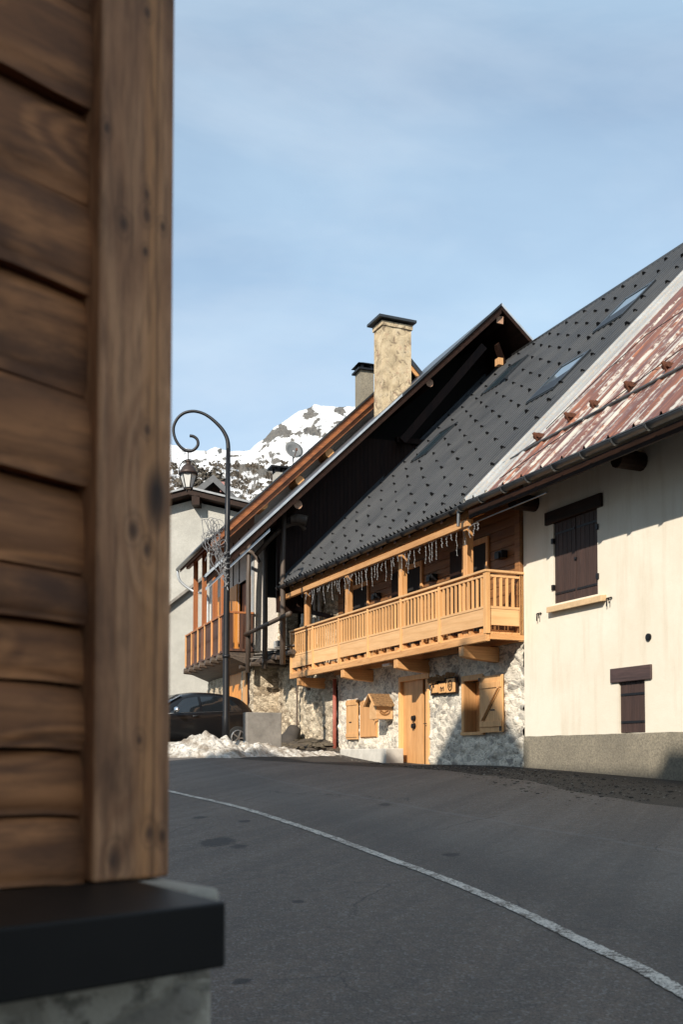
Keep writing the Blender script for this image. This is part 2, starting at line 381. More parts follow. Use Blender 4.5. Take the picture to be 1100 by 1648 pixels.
def mk_line():
    m, t, b = mat('worn white paint', .7); co = coords(t, kind='World')
    f = noi(t, co, 42, 4, .75); w_ = noi(t, co, 5, 6, .7)
    k = ramp(t, mth(t, 'ADD', mth(t, 'MULTIPLY', f, .6), mth(t, 'MULTIPLY', w_, .4)), [(.45, 1.0), (.53, 0.0)])
    c = mixc(t, k, mixc(t, w_, (.74, .68, .59), (.55, .49, .42)), (.13, .105, .085))
    setc(t, b, c); bump(t, b, f, .5, .006); return m
m_line = mk_line()
gm = MB()
xs = [-900, -400, -150, -70, -40]+[-25+i*1.0 for i in range(48)]+[30, 45, 80, 200, 500, 900]
ys = [-300, -120, -60, -35]+[-25+i*1.0 for i in range(75)]+[58, 70, 100, 160, 240, 350]
for y in ys:
    for x in xs: gm.v.append(Vector((x, y, ground_z(x, y))))
nx = len(xs)
for j in range(len(ys)-1):
    for i in range(nx-1): gm.f.append((j*nx+i, j*nx+i+1, (j+1)*nx+i+1, (j+1)*nx+i)); gm.mi.append(0)
o = mk_obj('ground', gm, m_verge, smooth=True, origin=Vector((0, 0, 0))); o['kind'] = 'structure'
# road border towards the houses
bpts = [ong(*p) for p in ((1100, 1302), (1020, 1290), (949, 1279), (848, 1257), (723, 1241), (640, 1236), (572, 1233), (500, 1229), (430, 1225), (360, 1220.5), (300, 1219))]
b0 = bpts[0]; d0 = (bpts[0]-bpts[2]).normalized()
bpts = [b0+d0*28, b0+d0*14, b0+d0*6, b0+d0*2.5]+bpts+[Vector((-9, 26.2, 0)), Vector((-16, 27.5, 0))]
fine_b = []
for a, b_ in zip(bpts, bpts[1:]):
    k = max(2, int((b_-a).length/.3))
    for i in range(k):
        p = a.lerp(b_, i/k); wob = noise.noise(Vector((p.x*1.3, p.y*1.3, 4)))*.16+noise.noise(Vector((p.x*4, p.y*4, 9)))*.06
        fine_b.append(Vector((p.x+wob*.9, p.y+wob*.4, 0)))
rm = MB(); K = 26
for p in fine_b:                                        # strips running out from the border towards the camera side
    dv = Vector((-.93, -.37, 0)) if p.x > -3 else Vector((-.6, -.8, 0))
    for i in range(K+1):
        t_ = (i/K)**1.3*34; q = p+Vector((-.9164, -.4003, 0)).lerp(Vector((-.2, -1, 0)), min(1, max(0, (4-p.x)/8)))*t_
        rm.v.append(Vector((q.x, q.y, ground_z(q.x, q.y)+.006)))
n_ = K+1
for j in range(len(fine_b)-1):
    for i in range(K): rm.f.append((j*n_+i, j*n_+i+1, (j+1)*n_+i+1, (j+1)*n_+i)); rm.mi.append(0)
o = mk_obj('road', rm, m_asphalt, smooth=True, origin=Vector((0, 0, 0))); o['kind'] = 'structure'
# white line
lp = [ong(*p) for p in ((275, 1275), (383, 1300), (496, 1336), (610, 1378), (723, 1421), (836, 1470), (949, 1523), (1025, 1562), (1100, 1602))]
lp = [lp[0]+(lp[0]-lp[1])*1.2]+lp+[lp[-1]+(lp[-1]-lp[-2])*k for k in (2, 6)]
def catmull(p, k=10):
    out = []
    for i in range(len(p)-1):
        a = p[max(i-1, 0)]; b_ = p[i]; c_ = p[i+1]; d_ = p[min(i+2, len(p)-1)]
        for j in range(k):
            t_ = j/k; out.append(.5*((2*b_)+(c_-a)*t_+(2*a-5*b_+4*c_-d_)*t_*t_+(-a+3*b_-3*c_+d_)*t_**3))
    return out+[p[-1]]
lm = MB(); cl = catmull(lp, 30)
for i, p in enumerate(cl):
    d = (cl[min(i+1, len(cl)-1)]-cl[max(i-1, 0)]); d.z = 0; d.normalize(); n2 = Vector((-d.y, d.x, 0))
    for sgn in (-1, 0, 1):
        wv = .050+.010*noise.noise(Vector((i*.35, sgn*3, 1)))+.006*random.uniform(-1, 1)
        q = p+n2*sgn*wv; lm.v.append(Vector((q.x, q.y, ground_z(q.x, q.y)+.012)))
for i in range(len(cl)-1):
    for k in (0, 1): lm.f.append((i*3+k, i*3+k+1, i*3+k+4, i*3+k+3)); lm.mi.append(0)
o = mk_obj('road_marking', lm, m_line, smooth=True, origin=Vector((0, 0, 0))); o['kind'] = 'structure'

# ------------------------------------------------------------------ mountain
def interp(tab, x):
    if x <= tab[0][0]: return tab[0][1]
    for (a, b_), (c_, d_) in zip(tab, tab[1:]):
        if x <= c_: return b_+(d_-b_)*(x-a)/(c_-a)
    return tab[-1][1]
RIDGE = [(-900, 640), (-200, 700), (150, 735), (272, 710), (300, 716), (330, 720), (344, 715), (370, 721), (400, 719), (408, 712), (425, 700), (440, 682), (455, 672), (470, 662), (482, 655), (500, 649), (506, 644.5), (530, 646), (575, 648), (640, 655), (760, 700), (1000, 800), (1600, 900)]
ROCKS = [(447, 688, 13, 8, .35), (436, 699, 10, 6, .6), (462, 693, 10, 5, .1), (456, 682, 10, 3.5, -.7), (500, 655, 6, 9, .4), (494, 664, 6, 5, 0), (498, 688, 15, 7, .2), (510, 692, 8, 4, 0), (545, 652, 9, 4, .3), (551, 658, 5, 3, 0), (508, 672, 6, 2.5, .7), (552, 672, 13, 3.5, .35), (545, 682, 6, 3, 0), (438, 727, 6, 4, 0), (425, 703, 6, 3, .8), (441, 737, 9, 3, 0), (415, 733, 6, 1.6, 0), (420, 717, 9, 2, .8), (378, 728, 8, 1.6, 0), (310, 738, 12, 2.5, 0), (352, 721, 3, 3, 0), (395, 748, 17, 5, -.15), (430, 757, 20, 5, -.2), (524, 693, 4, 3, 0)]
mm = MB(); rock = []
cols = [-900, -600, -300, -100, 50, 150, 220]+[262+i*1.25 for i in range(262)]+[600, 640, 700, 800, 950, 1200, 1600]
RN = 150
for j in range(RN+14):
    for x in cols:
        ridge_e = (YH-interp(RIDGE, x))/FPX
        t_ = min(1, j/RN); r = 420+1080*t_
        vis = 1 if 262 <= x <= 600 else 0
        if j <= RN:
            e = .16+(ridge_e-.16)*(t_**.85)
            nz = (noise.fractal(Vector((x*.045, t_*9, 1.7)), 1, 2, 6)*.010+noise.fractal(Vector((x*.2, t_*40, 5)), 1, 2, 4)*.0022)*min(1, (1-t_)*5+.12)
            e += nz; z = r*e
        else:
            r = 1500+(j-RN)*60; z = 1500*ridge_e-(j-RN)*45
        px_ = x; py_ = YH-(z/r)*FPX
        a = (x-CX)/FPX
        mm.v.append(Vector((a*r, r, z)))
        rk = -.22+noise.fractal(Vector((px_*.11, py_*.22, 3.3)), 1, 2, 6)*1.1
        rk += .9*max(0, min(1, (py_-728)/50))*.75
        for cx_, cy_, rx, ry, rot in ROCKS:
            dx = px_-cx_; dy = py_-cy_; c_, s_ = cos(rot), sin(rot)
            u_ = (dx*c_-dy*s_)/rx; v_ = (dx*s_+dy*c_)/ry; q = u_*u_+v_*v_
            if q < 3: rk += 1.7*exp(-q*1.0)
        rock.append(rk)
nc = len(cols)
for j in range(RN+13):
    for i in range(nc-1): mm.f.append((j*nc+i, j*nc+i+1, (j+1)*nc+i+1, (j+1)*nc+i)); mm.mi.append(0)
m, t, b = mat('snow and rock', .8)
an = N(t, 'ShaderNodeAttribute', attribute_name='rock'); co = coords(t, (.02, .02, .03), kind='World')
fz = noi(t, co, 5, 10, .82)
f = mth(t, 'ADD', an.outputs['Fac'], mth(t, 'MULTIPLY', mth(t, 'SUBTRACT', fz, .5), 2.8))
rc = ramp(t, noi(t, co, 9, 6, .7), [(.3, (.045, .042, .038)), (.5, (.12, .108, .092)), (.7, (.20, .175, .145))])
setc(t, b, mixc(t, ramp(t, f, [(.27, 0.0), (.33, .55), (.47, 1.0)]), (.80, .80, .80), rc)); bump(t, b, fz, .6, 6)
mo = mk_obj('mountain', mm, m, smooth=True, origin=Vector((0, 0, 0))); mo['kind'] = 'structure'
at_ = mo.data.attributes.new('rock', 'FLOAT', 'POINT'); at_.data.foreach_set('value', rock)
# low scrub on the lower slopes, too many bushes to count
scm = MB()
for _ in range(2600):
    x = random.uniform(272, 470); y = random.uniform(738, 800)
    d = noise.noise(Vector((x*.06, y*.12, 8)))
    if d < -.02+.15*(790-y)/60: continue
    j = None
    e_t = (YH-y)/FPX; re = (YH-interp(RIDGE, x))/FPX; q = max(0, (e_t-.16)/(re-.16))
    if q >= 1: continue
    t_ = q**(1/.85); r = 420+1080*t_-6
    p = Vector(((x-CX)/FPX*r, r, r*e_t)); hgt = random.uniform(.8, 2.6)
    for k in range(4):
        a = random.uniform(0, pi); dx = cos(a)*hgt*random.uniform(.5, 1.1); dy = sin(a)*hgt*.6
        q0 = p+Vector((random.uniform(-.8, .8), random.uniform(-1, 1), 0))
        scm.add([q0+Vector((-dx, -dy, 0)), q0+Vector((dx, dy, 0)), q0+Vector((dx*.5, dy, hgt)), q0+Vector((-dx*.7, -dy, hgt*1.2))], [(0, 1, 2, 3)])
tag(mk_obj('scrub', scm, plain('scrub twigs', (.085, .068, .05), .9, 0, .5, .3, 0)), 'brown leafless scrub dotting the snowy lower slope of the mountain', 'scrub', kind='stuff')

# ------------------------------------------------------------------ stone walls with modelled relief
def grid_wall(fr, s0, s1, z0, z1, w, res, disp, holes=(), depth=.35, fn=None, sc=4.4, bottom=None):
    mb = MB()
    def cuts(a, b_, extra):
        k = max(2, int((b_-a)/res)); L_ = [a+(b_-a)*i/k for i in range(k+1)]
        for e in extra:
            if a < e < b_:
                i = min(range(len(L_)), key=lambda q: abs(L_[q]-e)); L_[i] = e
        return sorted(set(L_))
    ss = cuts(s0, s1, [h[i] for h in holes for i in (0, 1)]); zs = cuts(z0, z1, [h[i] for h in holes for i in (2, 3)])
    for z in zs:
        for s in ss:
            p = fr.P(s, w, z); q = Vector((p.x, p.y, p.z*1.5))
            d_, _ = noise.voronoi(q*sc)
            cell = noise.cell(noise.voronoi(q*sc)[1][0]*1.0)
            e = min(1, (d_[1]-d_[0])*3.2)
            h_ = disp*(e*.8+.7*(cell-.5)*e+.28*noise.fractal(q*6, 1, 2, 3))
            edge = any(h[0]-.001 <= s <= h[1]+.001 and h[2]-.001 <= z <= h[3]+.001 for h in holes)
            if edge: h_ = 0
            if fn: h_ += fn(s, z)
            mb.v.append(p+fr.v*h_)
    n = len(ss)
    for j in range(len(zs)-1):
        for i in range(n-1):
            sm, zm = (ss[i]+ss[i+1])/2, (zs[j]+zs[j+1])/2
            if any(h[0] < sm < h[1] and h[2] < zm < h[3] for h in holes): continue
            mb.f.append((j*n+i, j*n+i+1, (j+1)*n+i+1, (j+1)*n+i)); mb.mi.append(0)
    P = fr.P
    for a, b_, c_, d_ in holes:
        for q in ([P(a, w, c_), P(b_, w, c_), P(b_, w-depth, c_), P(a, w-depth, c_)], [P(a, w, d_), P(b_, w, d_), P(b_, w-depth, d_), P(a, w-depth, d_)],
                  [P(a, w, c_), P(a, w, d_), P(a, w-depth, d_), P(a, w-depth, c_)], [P(b_, w, c_), P(b_, w, d_), P(b_, w-depth, d_), P(b_, w-depth, c_)]):
            mb.add(q, [(0, 1, 2, 3)])
    # ends, top and back
    for q in ([P(s0, w, z0), P(s0, w, z1), P(s0, w-.5, z1), P(s0, w-.5, z0)], [P(s1, w, z0), P(s1, w, z1), P(s1, w-.5, z1), P(s1, w-.5, z0)], [P(s0, w, z1), P(s1, w, z1), P(s1, w-.5, z1), P(s0, w-.5, z1)]):
        mb.add(q, [(0, 1, 2, 3)])
    return mb

SL = 1.01                                               # slope of the row's street-side roof
def roof_z(w, e=5.08, we=1.2, sl=SL): return e+sl*(we-w)
RW = -6.6; RZ = roof_z(RW)
SD = Vector((0, 0, 0))

# ================================================================== TIMBER BALCONY HOUSE
th = thing('timber_house', 'stone and honey wood house with long balcony under a dark tiled roof', 'house', M.P(4.7, 0, -.2))
DOOR = (4.02, 5.62, -.35, 1.98); WL = (6.85, 7.92, .50, 1.50); WR = (1.55, 2.46, .53, 1.68)
mk_obj('stone_wall', grid_wall(M, .015, 9.5, -.5, 2.36, 0, .045, .05, (DOOR, WL, WR)), m_stone_white, th, smooth=True)
B('interior', M, (.05, 9.4, -6, -.36, -.5, 2.3), m_void, th)
# upper wall of boards with openings shown as recessed doors
uw = MB()
for i in range(18):
    z0 = 2.36+i*.2
    uw.box(M, .015, 9.5, -.2, .0+random.uniform(0, .006), z0+.004, z0+.196)
uwo = mk_obj('upper_wall', uw, m_wall_wood, th, bevel=.006)
for s0 in (.25, 3.25, 6.3):                             # tall framed door openings on the balcony
    f = MB(); a, b_ = s0+1.05, s0+2.15
    f.box(M, a, a+.09, .008, .06, 2.5, 4.6); f.box(M, b_-.09, b_, .008, .06, 2.5, 4.6); f.box(M, a, b_, .008, .062, 4.6, 4.72)
    fo = mk_obj('balcony_door', f, m_honey_z, th, bevel=.005)
    B('door_pane', M, (a+.09, b_-.09, .008, .03, 2.55, 4.6), m_void, fo)
    B('shutter', M, (b_+.03, b_+.55, .008, .05, 2.55, 4.66), m_dark_wood_z, th, bevel=.004)
    mk_obj('wall_lamp', MB().box(M, s0+.35, s0+.62, .008, .16, 4.12, 4.28).box(M, s0+.4, s0+.57, .16, .2, 4.1, 4.24), m_black, th, bevel=.01)
B('corner_post', M, (.02, .2, .01, .1, 2.4, 5.9), m_wall_wood, th, bevel=.008)

# roof: ribbed metal tiles
def tile_roof(s0, s1, w_e, w_r, per=.2, course=.38):
    mb = MB(); n_s = int((s1-s0)/per)*6; prof = [0, 0, .15, 1, 1, .15]
    Ls = (w_e-w_r); nC = int(Ls*1.42/course)
    rows = []
    rows = [(w_e-Ls*c/nC, 0) for c in range(nC+1)]
    nrm = (SL/sqrt(1+SL*SL), 1/sqrt(1+SL*SL))
    for w, dz in rows:
        for i in range(n_s+1):
            s = s0+(s1-s0)*i/n_s; h_ = prof[i % 6]*.075+dz
            mb.v.append(M.P(s, w+nrm[0]*h_, roof_z(w)+nrm[1]*h_))
    n = n_s+1
    for j in range(len(rows)-1):
        for i in range(n_s): mb.f.append((j*n+i, j*n+i+1, (j+1)*n+i+1, (j+1)*n+i)); mb.mi.append(0)
    return mb
RS1 = 11.15
roof = mk_obj('roof', tile_roof(.32, RS1, 1.2, RW), m_tiles, th, smooth=False)
# deck, far slope
P = M.P
mk_obj('roof_deck', MB().prism([P(.02, 1.1, roof_z(1.1)-.16), P(.02, RW, RZ-.16), P(.02, RW, RZ-.03), P(.02, 1.18, roof_z(1.18)-.03)], M.u*(RS1-.02)), m_dark_wood_s, th)
mk_obj('rear_roof', MB().prism([P(-9, RW, RZ+.03), P(-9, -14.4, 5.1), P(-9, -14.4, 4.9), P(-9, RW, RZ-.12)], M.u*(RS1+9)), m_tiles, th)
mk_obj('ridge_cap', MB().tube([P(-9, RW, RZ+.0), P(RS1, RW, RZ+.0)], .11, 10), m_tiles, roof, smooth=True)
fl = MB(); fl.prism([P(RS1-.02, 1.15, roof_z(1.15)+.06), P(RS1-.02, RW+.6, RZ-.6+.06), P(RS1-.02, RW+.6, RZ-.6+.22), P(RS1-.02, 1.15, roof_z(1.15)+.17)], M.u*.22)
mk_obj('verge_flashing', fl, m_dark_roof_edge, roof)
# body behind
B('rear_walls', M, (.06, 9.4, -13.8, -6.2, -.5, 5.4), m_greyplaster, th)
# rafters under the eave
for i in range(15):
    s = .75+i*.74
    mk_obj('rafter', MB().prism([P(s, 1.05, roof_z(1.05)-.30), P(s, -.1, roof_z(-.1)-.30), P(s, -.1, roof_z(-.1)-.17), P(s, 1.05, roof_z(1.05)-.17)], M.u*.1), m_dark_wood_s, th)
# gutter
def gutter(name, s0, s1, w, z, r, m_, parent, frm=M, wall=1.0):
    mb = MB(); n = 9; L0 = []
    for s in (s0, s1):
        for rr in (r, r-.008):
            for k in range(n):
                a = pi+pi*k/(n-1)
                L0.append(frm.P(s, w+rr*cos(a), z+rr*sin(a)))
    fs = []
    for k in range(n-1):
        fs += [(k, k+1, 2*n+k+1, 2*n+k), (n+k, 3*n+k, 3*n+k+1, n+k+1)]
    fs += [(0, 2*n, 3*n, n), (n-1, 2*n-1, 4*n-1, 3*n-1)]
    fs += [tuple(range(n)), tuple(range(2*n, 3*n))]
    mb.add(L0, fs)
    mb.tube([frm.P(s0, w+r, z), frm.P(s1, w+r, z)], .011, 6)
    return mk_obj(name, mb, m_, parent, smooth=True)
GW, GZ, GR = 1.25, 5.0, .075
g = gutter('gutter', .42, RS1-.02, GW, GZ, GR, m_gutter_dk, th)
for i in range(15):
    s = .75+i*.73; br = MB()
    pts = [P(s, GW+(GR+.012)*cos(pi+pi*k/8), GZ+(GR+.012)*sin(pi+pi*k/8)) for k in range(9)]
    br.tube(pts+[P(s, GW+GR+.01, GZ+.05)], .013, 5)
    mk_obj('gutter_bracket', br, m_black, g)
# snow hooks
hk = MB(); e1 = M.u*.095; nrm = (M.v*SL+Vector((0, 0, 1))).normalized(); dn_ = (M.v-Vector((0, 0, SL))).normalized()
hk.add([-e1, e1, e1*.35+nrm*.095, -e1*.35+nrm*.095, -e1+dn_*-.03, e1+dn_*-.03], [(0, 1, 2, 3), (0, 3, 4), (1, 5, 2), (2, 5, 4, 3)])
hk.add([-e1*.2-dn_*.22+nrm*.01, e1*.2-dn_*.22+nrm*.01, e1*.2+nrm*.03, -e1*.2+nrm*.03], [(0, 1, 2, 3)])
hooks = []
wl_ = [1.0, .72, .32]+[-.22-.6*i for i in range(11)]
for r_, w in enumerate(wl_):
    for k in range(13):
        s = .62+k*.84+(.42 if r_ % 2 else 0)
        if s > RS1-.15: continue
        hooks.append((P(s, w, roof_z(w))+nrm*.035, s, w))
sky_win = [((702, 716), .95, 1.35), ((815, 608), .95, 1.35), ((902, 612), 1.0, 1.4), ((1008, 499), 1.0, 1.4)]
sk = []
r_o = M.o.dot(M.v)
for (px, py), a_, l_ in sky_win:
    r = ray(px, py); t_ = (5.08+SL*1.2+SL*r_o)/(r.z+SL*r.dot(M.v)); q = r*t_-M.o
    sk.append((q.dot(M.u), q.dot(M.v), a_, l_))
hooks = [h for h in hooks if not any(abs(h[1]-s)/(a/2+.12) < 1 and abs(h[2]-w)/(l*.36+.16) < 1 for s, w, a, l in sk)]
hooks.sort(key=lambda h: (h[0]).length)
h0 = None
for p, s, w in hooks[:100]:
    if h0 is None:
        h0 = mk_obj('snow_hook', hk, m_black, roof, origin=Vector((0, 0, 0))); h0.location = p-WP[roof.name]
    else:
        c_ = h0.copy(); C.objects.link(c_); c_.parent = roof; c_.location = p-WP[roof.name]+M.u*random.uniform(-.03, .03)+dn_*random.uniform(-.03, .03); c_.scale = (random.uniform(.85, 1.15),)*3
rest = MB()
for p, s, w in hooks[100:]: rest.add([v+p for v in hk.v], hk.f)
o = mk_obj('snow_hooks', rest, m_black, roof); o['kind'] = 'stuff'
# roof windows
def skylight(s, w, a, l, parent, openang=0.0, glass=None):
    glass = m_sky_glass if s > 6 else m_sky_glass2
    up = (-M.v+Vector((0, 0, SL))).normalized(); c0 = P(s, w, roof_z(w))+nrm*.05
    fr_ = MB()
    def bar(p, q, wd, ht): fr_.beam(p, q, wd, ht, up=nrm)
    a2 = a/2; l2 = l/2; U = M.u
    bar(c0-U*a2-up*l2, c0-U*a2+up*l2, .11, .12); bar(c0+U*a2-up*l2, c0+U*a2+up*l2, .11, .12)
    bar(c0-U*(a2+.045)-up*l2, c0+U*(a2+.045)-up*l2, .11, .09); bar(c0-U*(a2+.045)+up*l2, c0+U*(a2+.045)+up*l2, .12, .12)
    f = mk_obj('roof_window', fr_, m_dark_roof_edge, parent)
    g_ = MB(); q = [c0-U*a2-up*l2, c0+U*a2-up*l2, c0+U*a2+up*l2, c0-U*a2+up*l2]
    if openang:
        # centre-hung sash tilted out of the roof: lower edge swings out
        d = (up*cos(openang)-nrm*sin(openang)); q = [c0-U*a2*.9-d*l2, c0+U*a2*.9-d*l2, c0+U*a2*.9+d*l2*.98, c0-U*a2*.9+d*l2*.98]; q = [v+nrm*.06 for v in q]
        s_ = MB()
        for i in range(4): s_.beam(q[i], q[(i+1) % 4], .07, .05, up=nrm)
        mk_obj('sash', s_, m_dark_roof_edge, f)
    g_.prism([v+nrm*.035 for v in q], nrm*.012); mk_obj('roof_window_pane', g_, glass, f)
    if s < 6: mk_obj('dark_pane_sheet', MB().prism([q[0]+nrm*.05, q[1]+nrm*.05, q[1].lerp(q[2], .30)+nrm*.05, q[0].lerp(q[3], .52)+nrm*.05], nrm*.01), m_black, f)  # dark sheet standing for the lower glass that reflects no sky
    if openang:
        mk_obj('well', MB().prism([c0-U*a2-up*l2, c0+U*a2-up*l2, c0+U*a2+up*l2, c0-U*a2+up*l2], nrm*-.012), m_void, f)
    return f
for i, (s, w, a, l) in enumerate(sk): skylight(s, w, a, l, roof, openang=0)

# balcony
DZ = 2.33; BW = .87; BE = 11.05
deck = MB()
for i in range(6): deck.box(M, .02, BE, .03+i*.14, .16+i*.14, DZ+.11, DZ+.15)
mk_obj('balcony_deck', deck, m_honey_s, th)
B('fascia_beam', M, (.03, BE+.02, BW-.07, BW+.03, DZ-.04, DZ+.105), m_honey_s, th, bevel=.008)
B('end_beam', M, (.0, .1, .02, BW-.07, DZ+.0, DZ+.105), m_honey_w, th, bevel=.006)
for i in range(26):                                     # joists whose ends show between deck and panels
    s = .25+i*.425
    B('joist', M, (s, s+.09, .05, BW-.01, DZ+.153, DZ+.225), m_honey_w, th)
for s in (1.05, 4.1, 7.23, 10.43):                      # carved cantilever beams
    pr = [P(s-.1, BW+.0, DZ-.04), P(s-.1, BW+.0, DZ-.26), P(s-.1, BW-.2, DZ-.30), P(s-.1, .0, DZ-.36), P(s-.1, 0, DZ-.04)]
    mk_obj('console_beam', MB().prism(pr, M.u*.2), m_honey_w, th, bevel=.012)
B('wall_plate', M, (.02, 9.5, .01, .13, DZ-.02, DZ+.1), m_honey_s, th)
# railing: posts, panels, balusters
RT = 3.70
ps = [.06]+[1.76+i*1.83 for i in range(5)]+[BE-.06]
ps = [.06, 1.95, 3.78, 5.6, 7.42, 9.25, BE-.06]
for i, s in enumerate(ps):
    k = .06 if i in (0, 6) else .04
    B('rail_post', M, (s-k, s+k, BW-.06, BW+.035, DZ+.11, RT-.03), m_light_z, th, bevel=.006)
B('rail_post', M, (.02, .10, .02, .10, DZ+.11, RT-.03), m_light_z, th, bevel=.006)
hr = MB().box(M, -.02, BE+.02, BW-.07, BW+.06, RT-.03, RT+.02); hr.box(M, -.02, .12, .0, BW-.07, RT-.03, RT+.02)
mk_obj('handrail', hr, m_light_s, th, bevel=.01)
for a, b_ in zip(ps, ps[1:]):
    B('mid_rail', M, (a+.04, b_-.04, BW-.03, BW+.02, 2.95, 3.0), m_light_s, th, bevel=.004)
    B('top_rail', M, (a+.04, b_-.04, BW-.03, BW+.02, 3.585, 3.63), m_light_s, th, bevel=.004)
    B('front_panel', M, (a+.04, b_-.04, BW-.02, BW+.01, 2.60, 2.945), m_light_s, th, bevel=.004)
    n = round((b_-a-.1)/.158)
    for k in range(1, n):
        s = a+(b_-a)*k/n
        B('baluster', M, (s-.026, s+.026, BW-.022, BW+.012, 3.0, 3.585), m_light_z, th)
B('mid_rail', M, (.035, .085, .1, BW-.06, 2.95, 3.0), m_light_w, th); B('top_rail', M, (.035, .085, .1, BW-.06, 3.585, 3.63), m_light_w, th)
B('end_panel', M, (.045, .075, .1, BW-.06, 2.62, 2.945), m_light_w, th)
for k in range(1, 5):
    w = .1+(BW-.16)*k/5
    B('baluster', M, (.043, .077, w-.026, w+.026, 3.0, 3.585), m_light_z, th)
# posts and eave beam
EB = 4.65
for s in (1.0, 4.0, 7.13, 10.06): B('balcony_post', M, (s-.085, s+.085, .64, .80, DZ+.15, 4.95), m_honey_z, th, bevel=.012)
B('eave_beam', M, (.36, 11.4, 1.02, 1.12, 4.64, 4.78), m_honey_s, th, bevel=.01)
B('beam_plate', M, (.5, 11.3, .64, .80, 4.955, 5.1), m_honey_s, th)
mk_obj('tie_beam', MB().beam(P(11.3, .6, 4.45), P(9.3, -.05, 3.9), .1, .12), m_dark_wood_s, th)
# door
d = MB(); a, b_, c_, e = DOOR
d.box(M, a, a+.1, -.25, .03, -.35, e); d.box(M, b_-.09, b_, -.25, .03, -.35, e); d.box(M, a+.1, b_-.09, -.25, .03, e-.12, e)
fd = mk_obj('front_door', d, m_light_z, th, bevel=.006)
B('door_leaf', M, (4.50, b_-.09, -.12, -.07, -.34, e-.12), m_honey_z, fd, bevel=.004)
B('narrow_leaf', M, (a+.1, 4.30, -.10, -.03, -.34, e-.12), m_honey_z, fd, bevel=.004)
B('door_gap', M, (4.30, 4.50, -.30, -.2, -.34, e-.12), m_void, fd)
hd = MB().box(M, 4.17, 4.21, -.03, -.02, .62, .86); hd.tube([P(4.19, -.02, .78), P(4.19, .03, .78), P(4.28, .03, .775)], .01, 6)
mk_obj('handle', hd, m_black, fd)
for z in (.93, .74):
    kb = MB(); q = P(4.93, -.07, z)
    for rr, dd in ((.075, .02), (.045, .06), (.06, .075)): kb.tube([q, q+M.v*dd], rr, 14)
    mk_obj('door_knob', kb, m_black, fd, smooth=False)
B('door_step', M, (a-.1, b_+.1, .02, .45, -.4, -.19), m_concrete, th, bevel=.02)
# small left window: one open shutter flat on the wall, casement closed behind the mailbox
wn = MB(); a, b_, c_, e = WL
for q in ((a, a+.07, c_, e), (b_-.07, b_, c_, e)): wn.box(M, q[0], q[1], -.1, .03, q[2], q[3])
wn.box(M, a+.07, b_-.07, -.1, .03, e-.07, e); wn.box(M, a+.07, b_-.07, -.1, .03, c_, c_+.06)
wf = mk_obj('window', wn, m_light_z, th, bevel=.004)
B('closed_shutter', M, (a+.02, b_-.06, .032, .065, c_+.02, e-.03), m_honey_z, wf, bevel=.004)
mk_obj('catch', MB().box(M, a+.1, a+.13, .065, .09, .95, 1.12), m_black, wf)
sh = MB().box(M, 7.97, 8.72, .06, .095, .46, 1.55); sh.box(M, 7.97, 8.72, .095, .115, 1.40, 1.50); sh.box(M, 7.97, 8.72, .095, .115, .52, .62)
so_ = mk_obj('open_shutter', sh, m_light_z, wf, bevel=.004)
mk_obj('slot', MB().box(M, 8.35, 8.5, .097, .104, .92, .95), m_black, so_)
# right window with a braced shutter folded back
wn = MB(); a, b_, c_, e = WR
wn.box(M, b_-.08, b_, -.12, .05, c_, e+.1); wn.box(M, a, a+.07, -.12, .05, c_, e+.1); wn.box(M, a+.07, b_-.08, -.12, .05, e-.02, e+.1); wn.box(M, a-.03, b_+.03, -.12, .06, c_-.07, c_)
wf = mk_obj('window', wn, m_light_z, th, bevel=.005)
mk_obj('window_leaf', MB().box(M, a+.07, b_-.08, -.30, -.27, c_, e-.02), m_honey_z, wf)
B('casement_pane', M, (a+.12, a+.32, -.26, -.25, c_+.05, e-.08), m_glass, wf)
B('inner_shutter', M, (b_-.115, b_-.085, -.26, .04, c_+.01, e-.04), m_honey_z, wf)
sh = MB().box(M, .68, 1.58, .075, .11, .50, 1.70); sh.box(M, .70, 1.56, .11, .135, 1.44, 1.56); sh.box(M, .70, 1.56, .11, .135, .62, .74)
so_ = mk_obj('open_shutter', sh, m_light_z, wf, bevel=.005)
mk_obj('brace', MB().beam(P(1.45, .12, .76), P(.80, .12, 1.43), .02, .09, up=M.v), m_light_s, so_)
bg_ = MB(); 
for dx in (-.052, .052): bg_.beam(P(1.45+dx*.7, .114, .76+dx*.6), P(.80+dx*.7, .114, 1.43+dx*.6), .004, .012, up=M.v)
mk_obj('brace_shadow_strips', bg_, m_dark_wood_s, so_)  # dark strips along the brace, its shadow lines put in as colour
mk_obj('slot', MB().box(M, .98, 1.14, .112, .118, .96, .985), m_black, so_)
mk_obj('hinge', MB().box(M, .70, .74, .135, .15, .52, .62).box(M, 1.52, 1.56, .135, .15, 1.6, 1.68), m_black, so_)
mk_obj('ceiling_lamp', MB().box(M, 4.95, 5.35, .5, .62, DZ-.12, DZ-.05), plain('white lamp', (.7, .7, .68), .4, 0, .1), th, bevel=.02)
mk_obj('drainpipe', MB().tube([P(9.38, .16, -.25), P(9.38, .16, 2.2)], .055, 12), m_pipe_red, th, smooth=True)
mk_obj('pipe_boot', MB().tube([P(9.38, .16, -.3), P(9.38, .16, .12)], .085, 12), m_gutter, th, smooth=True)

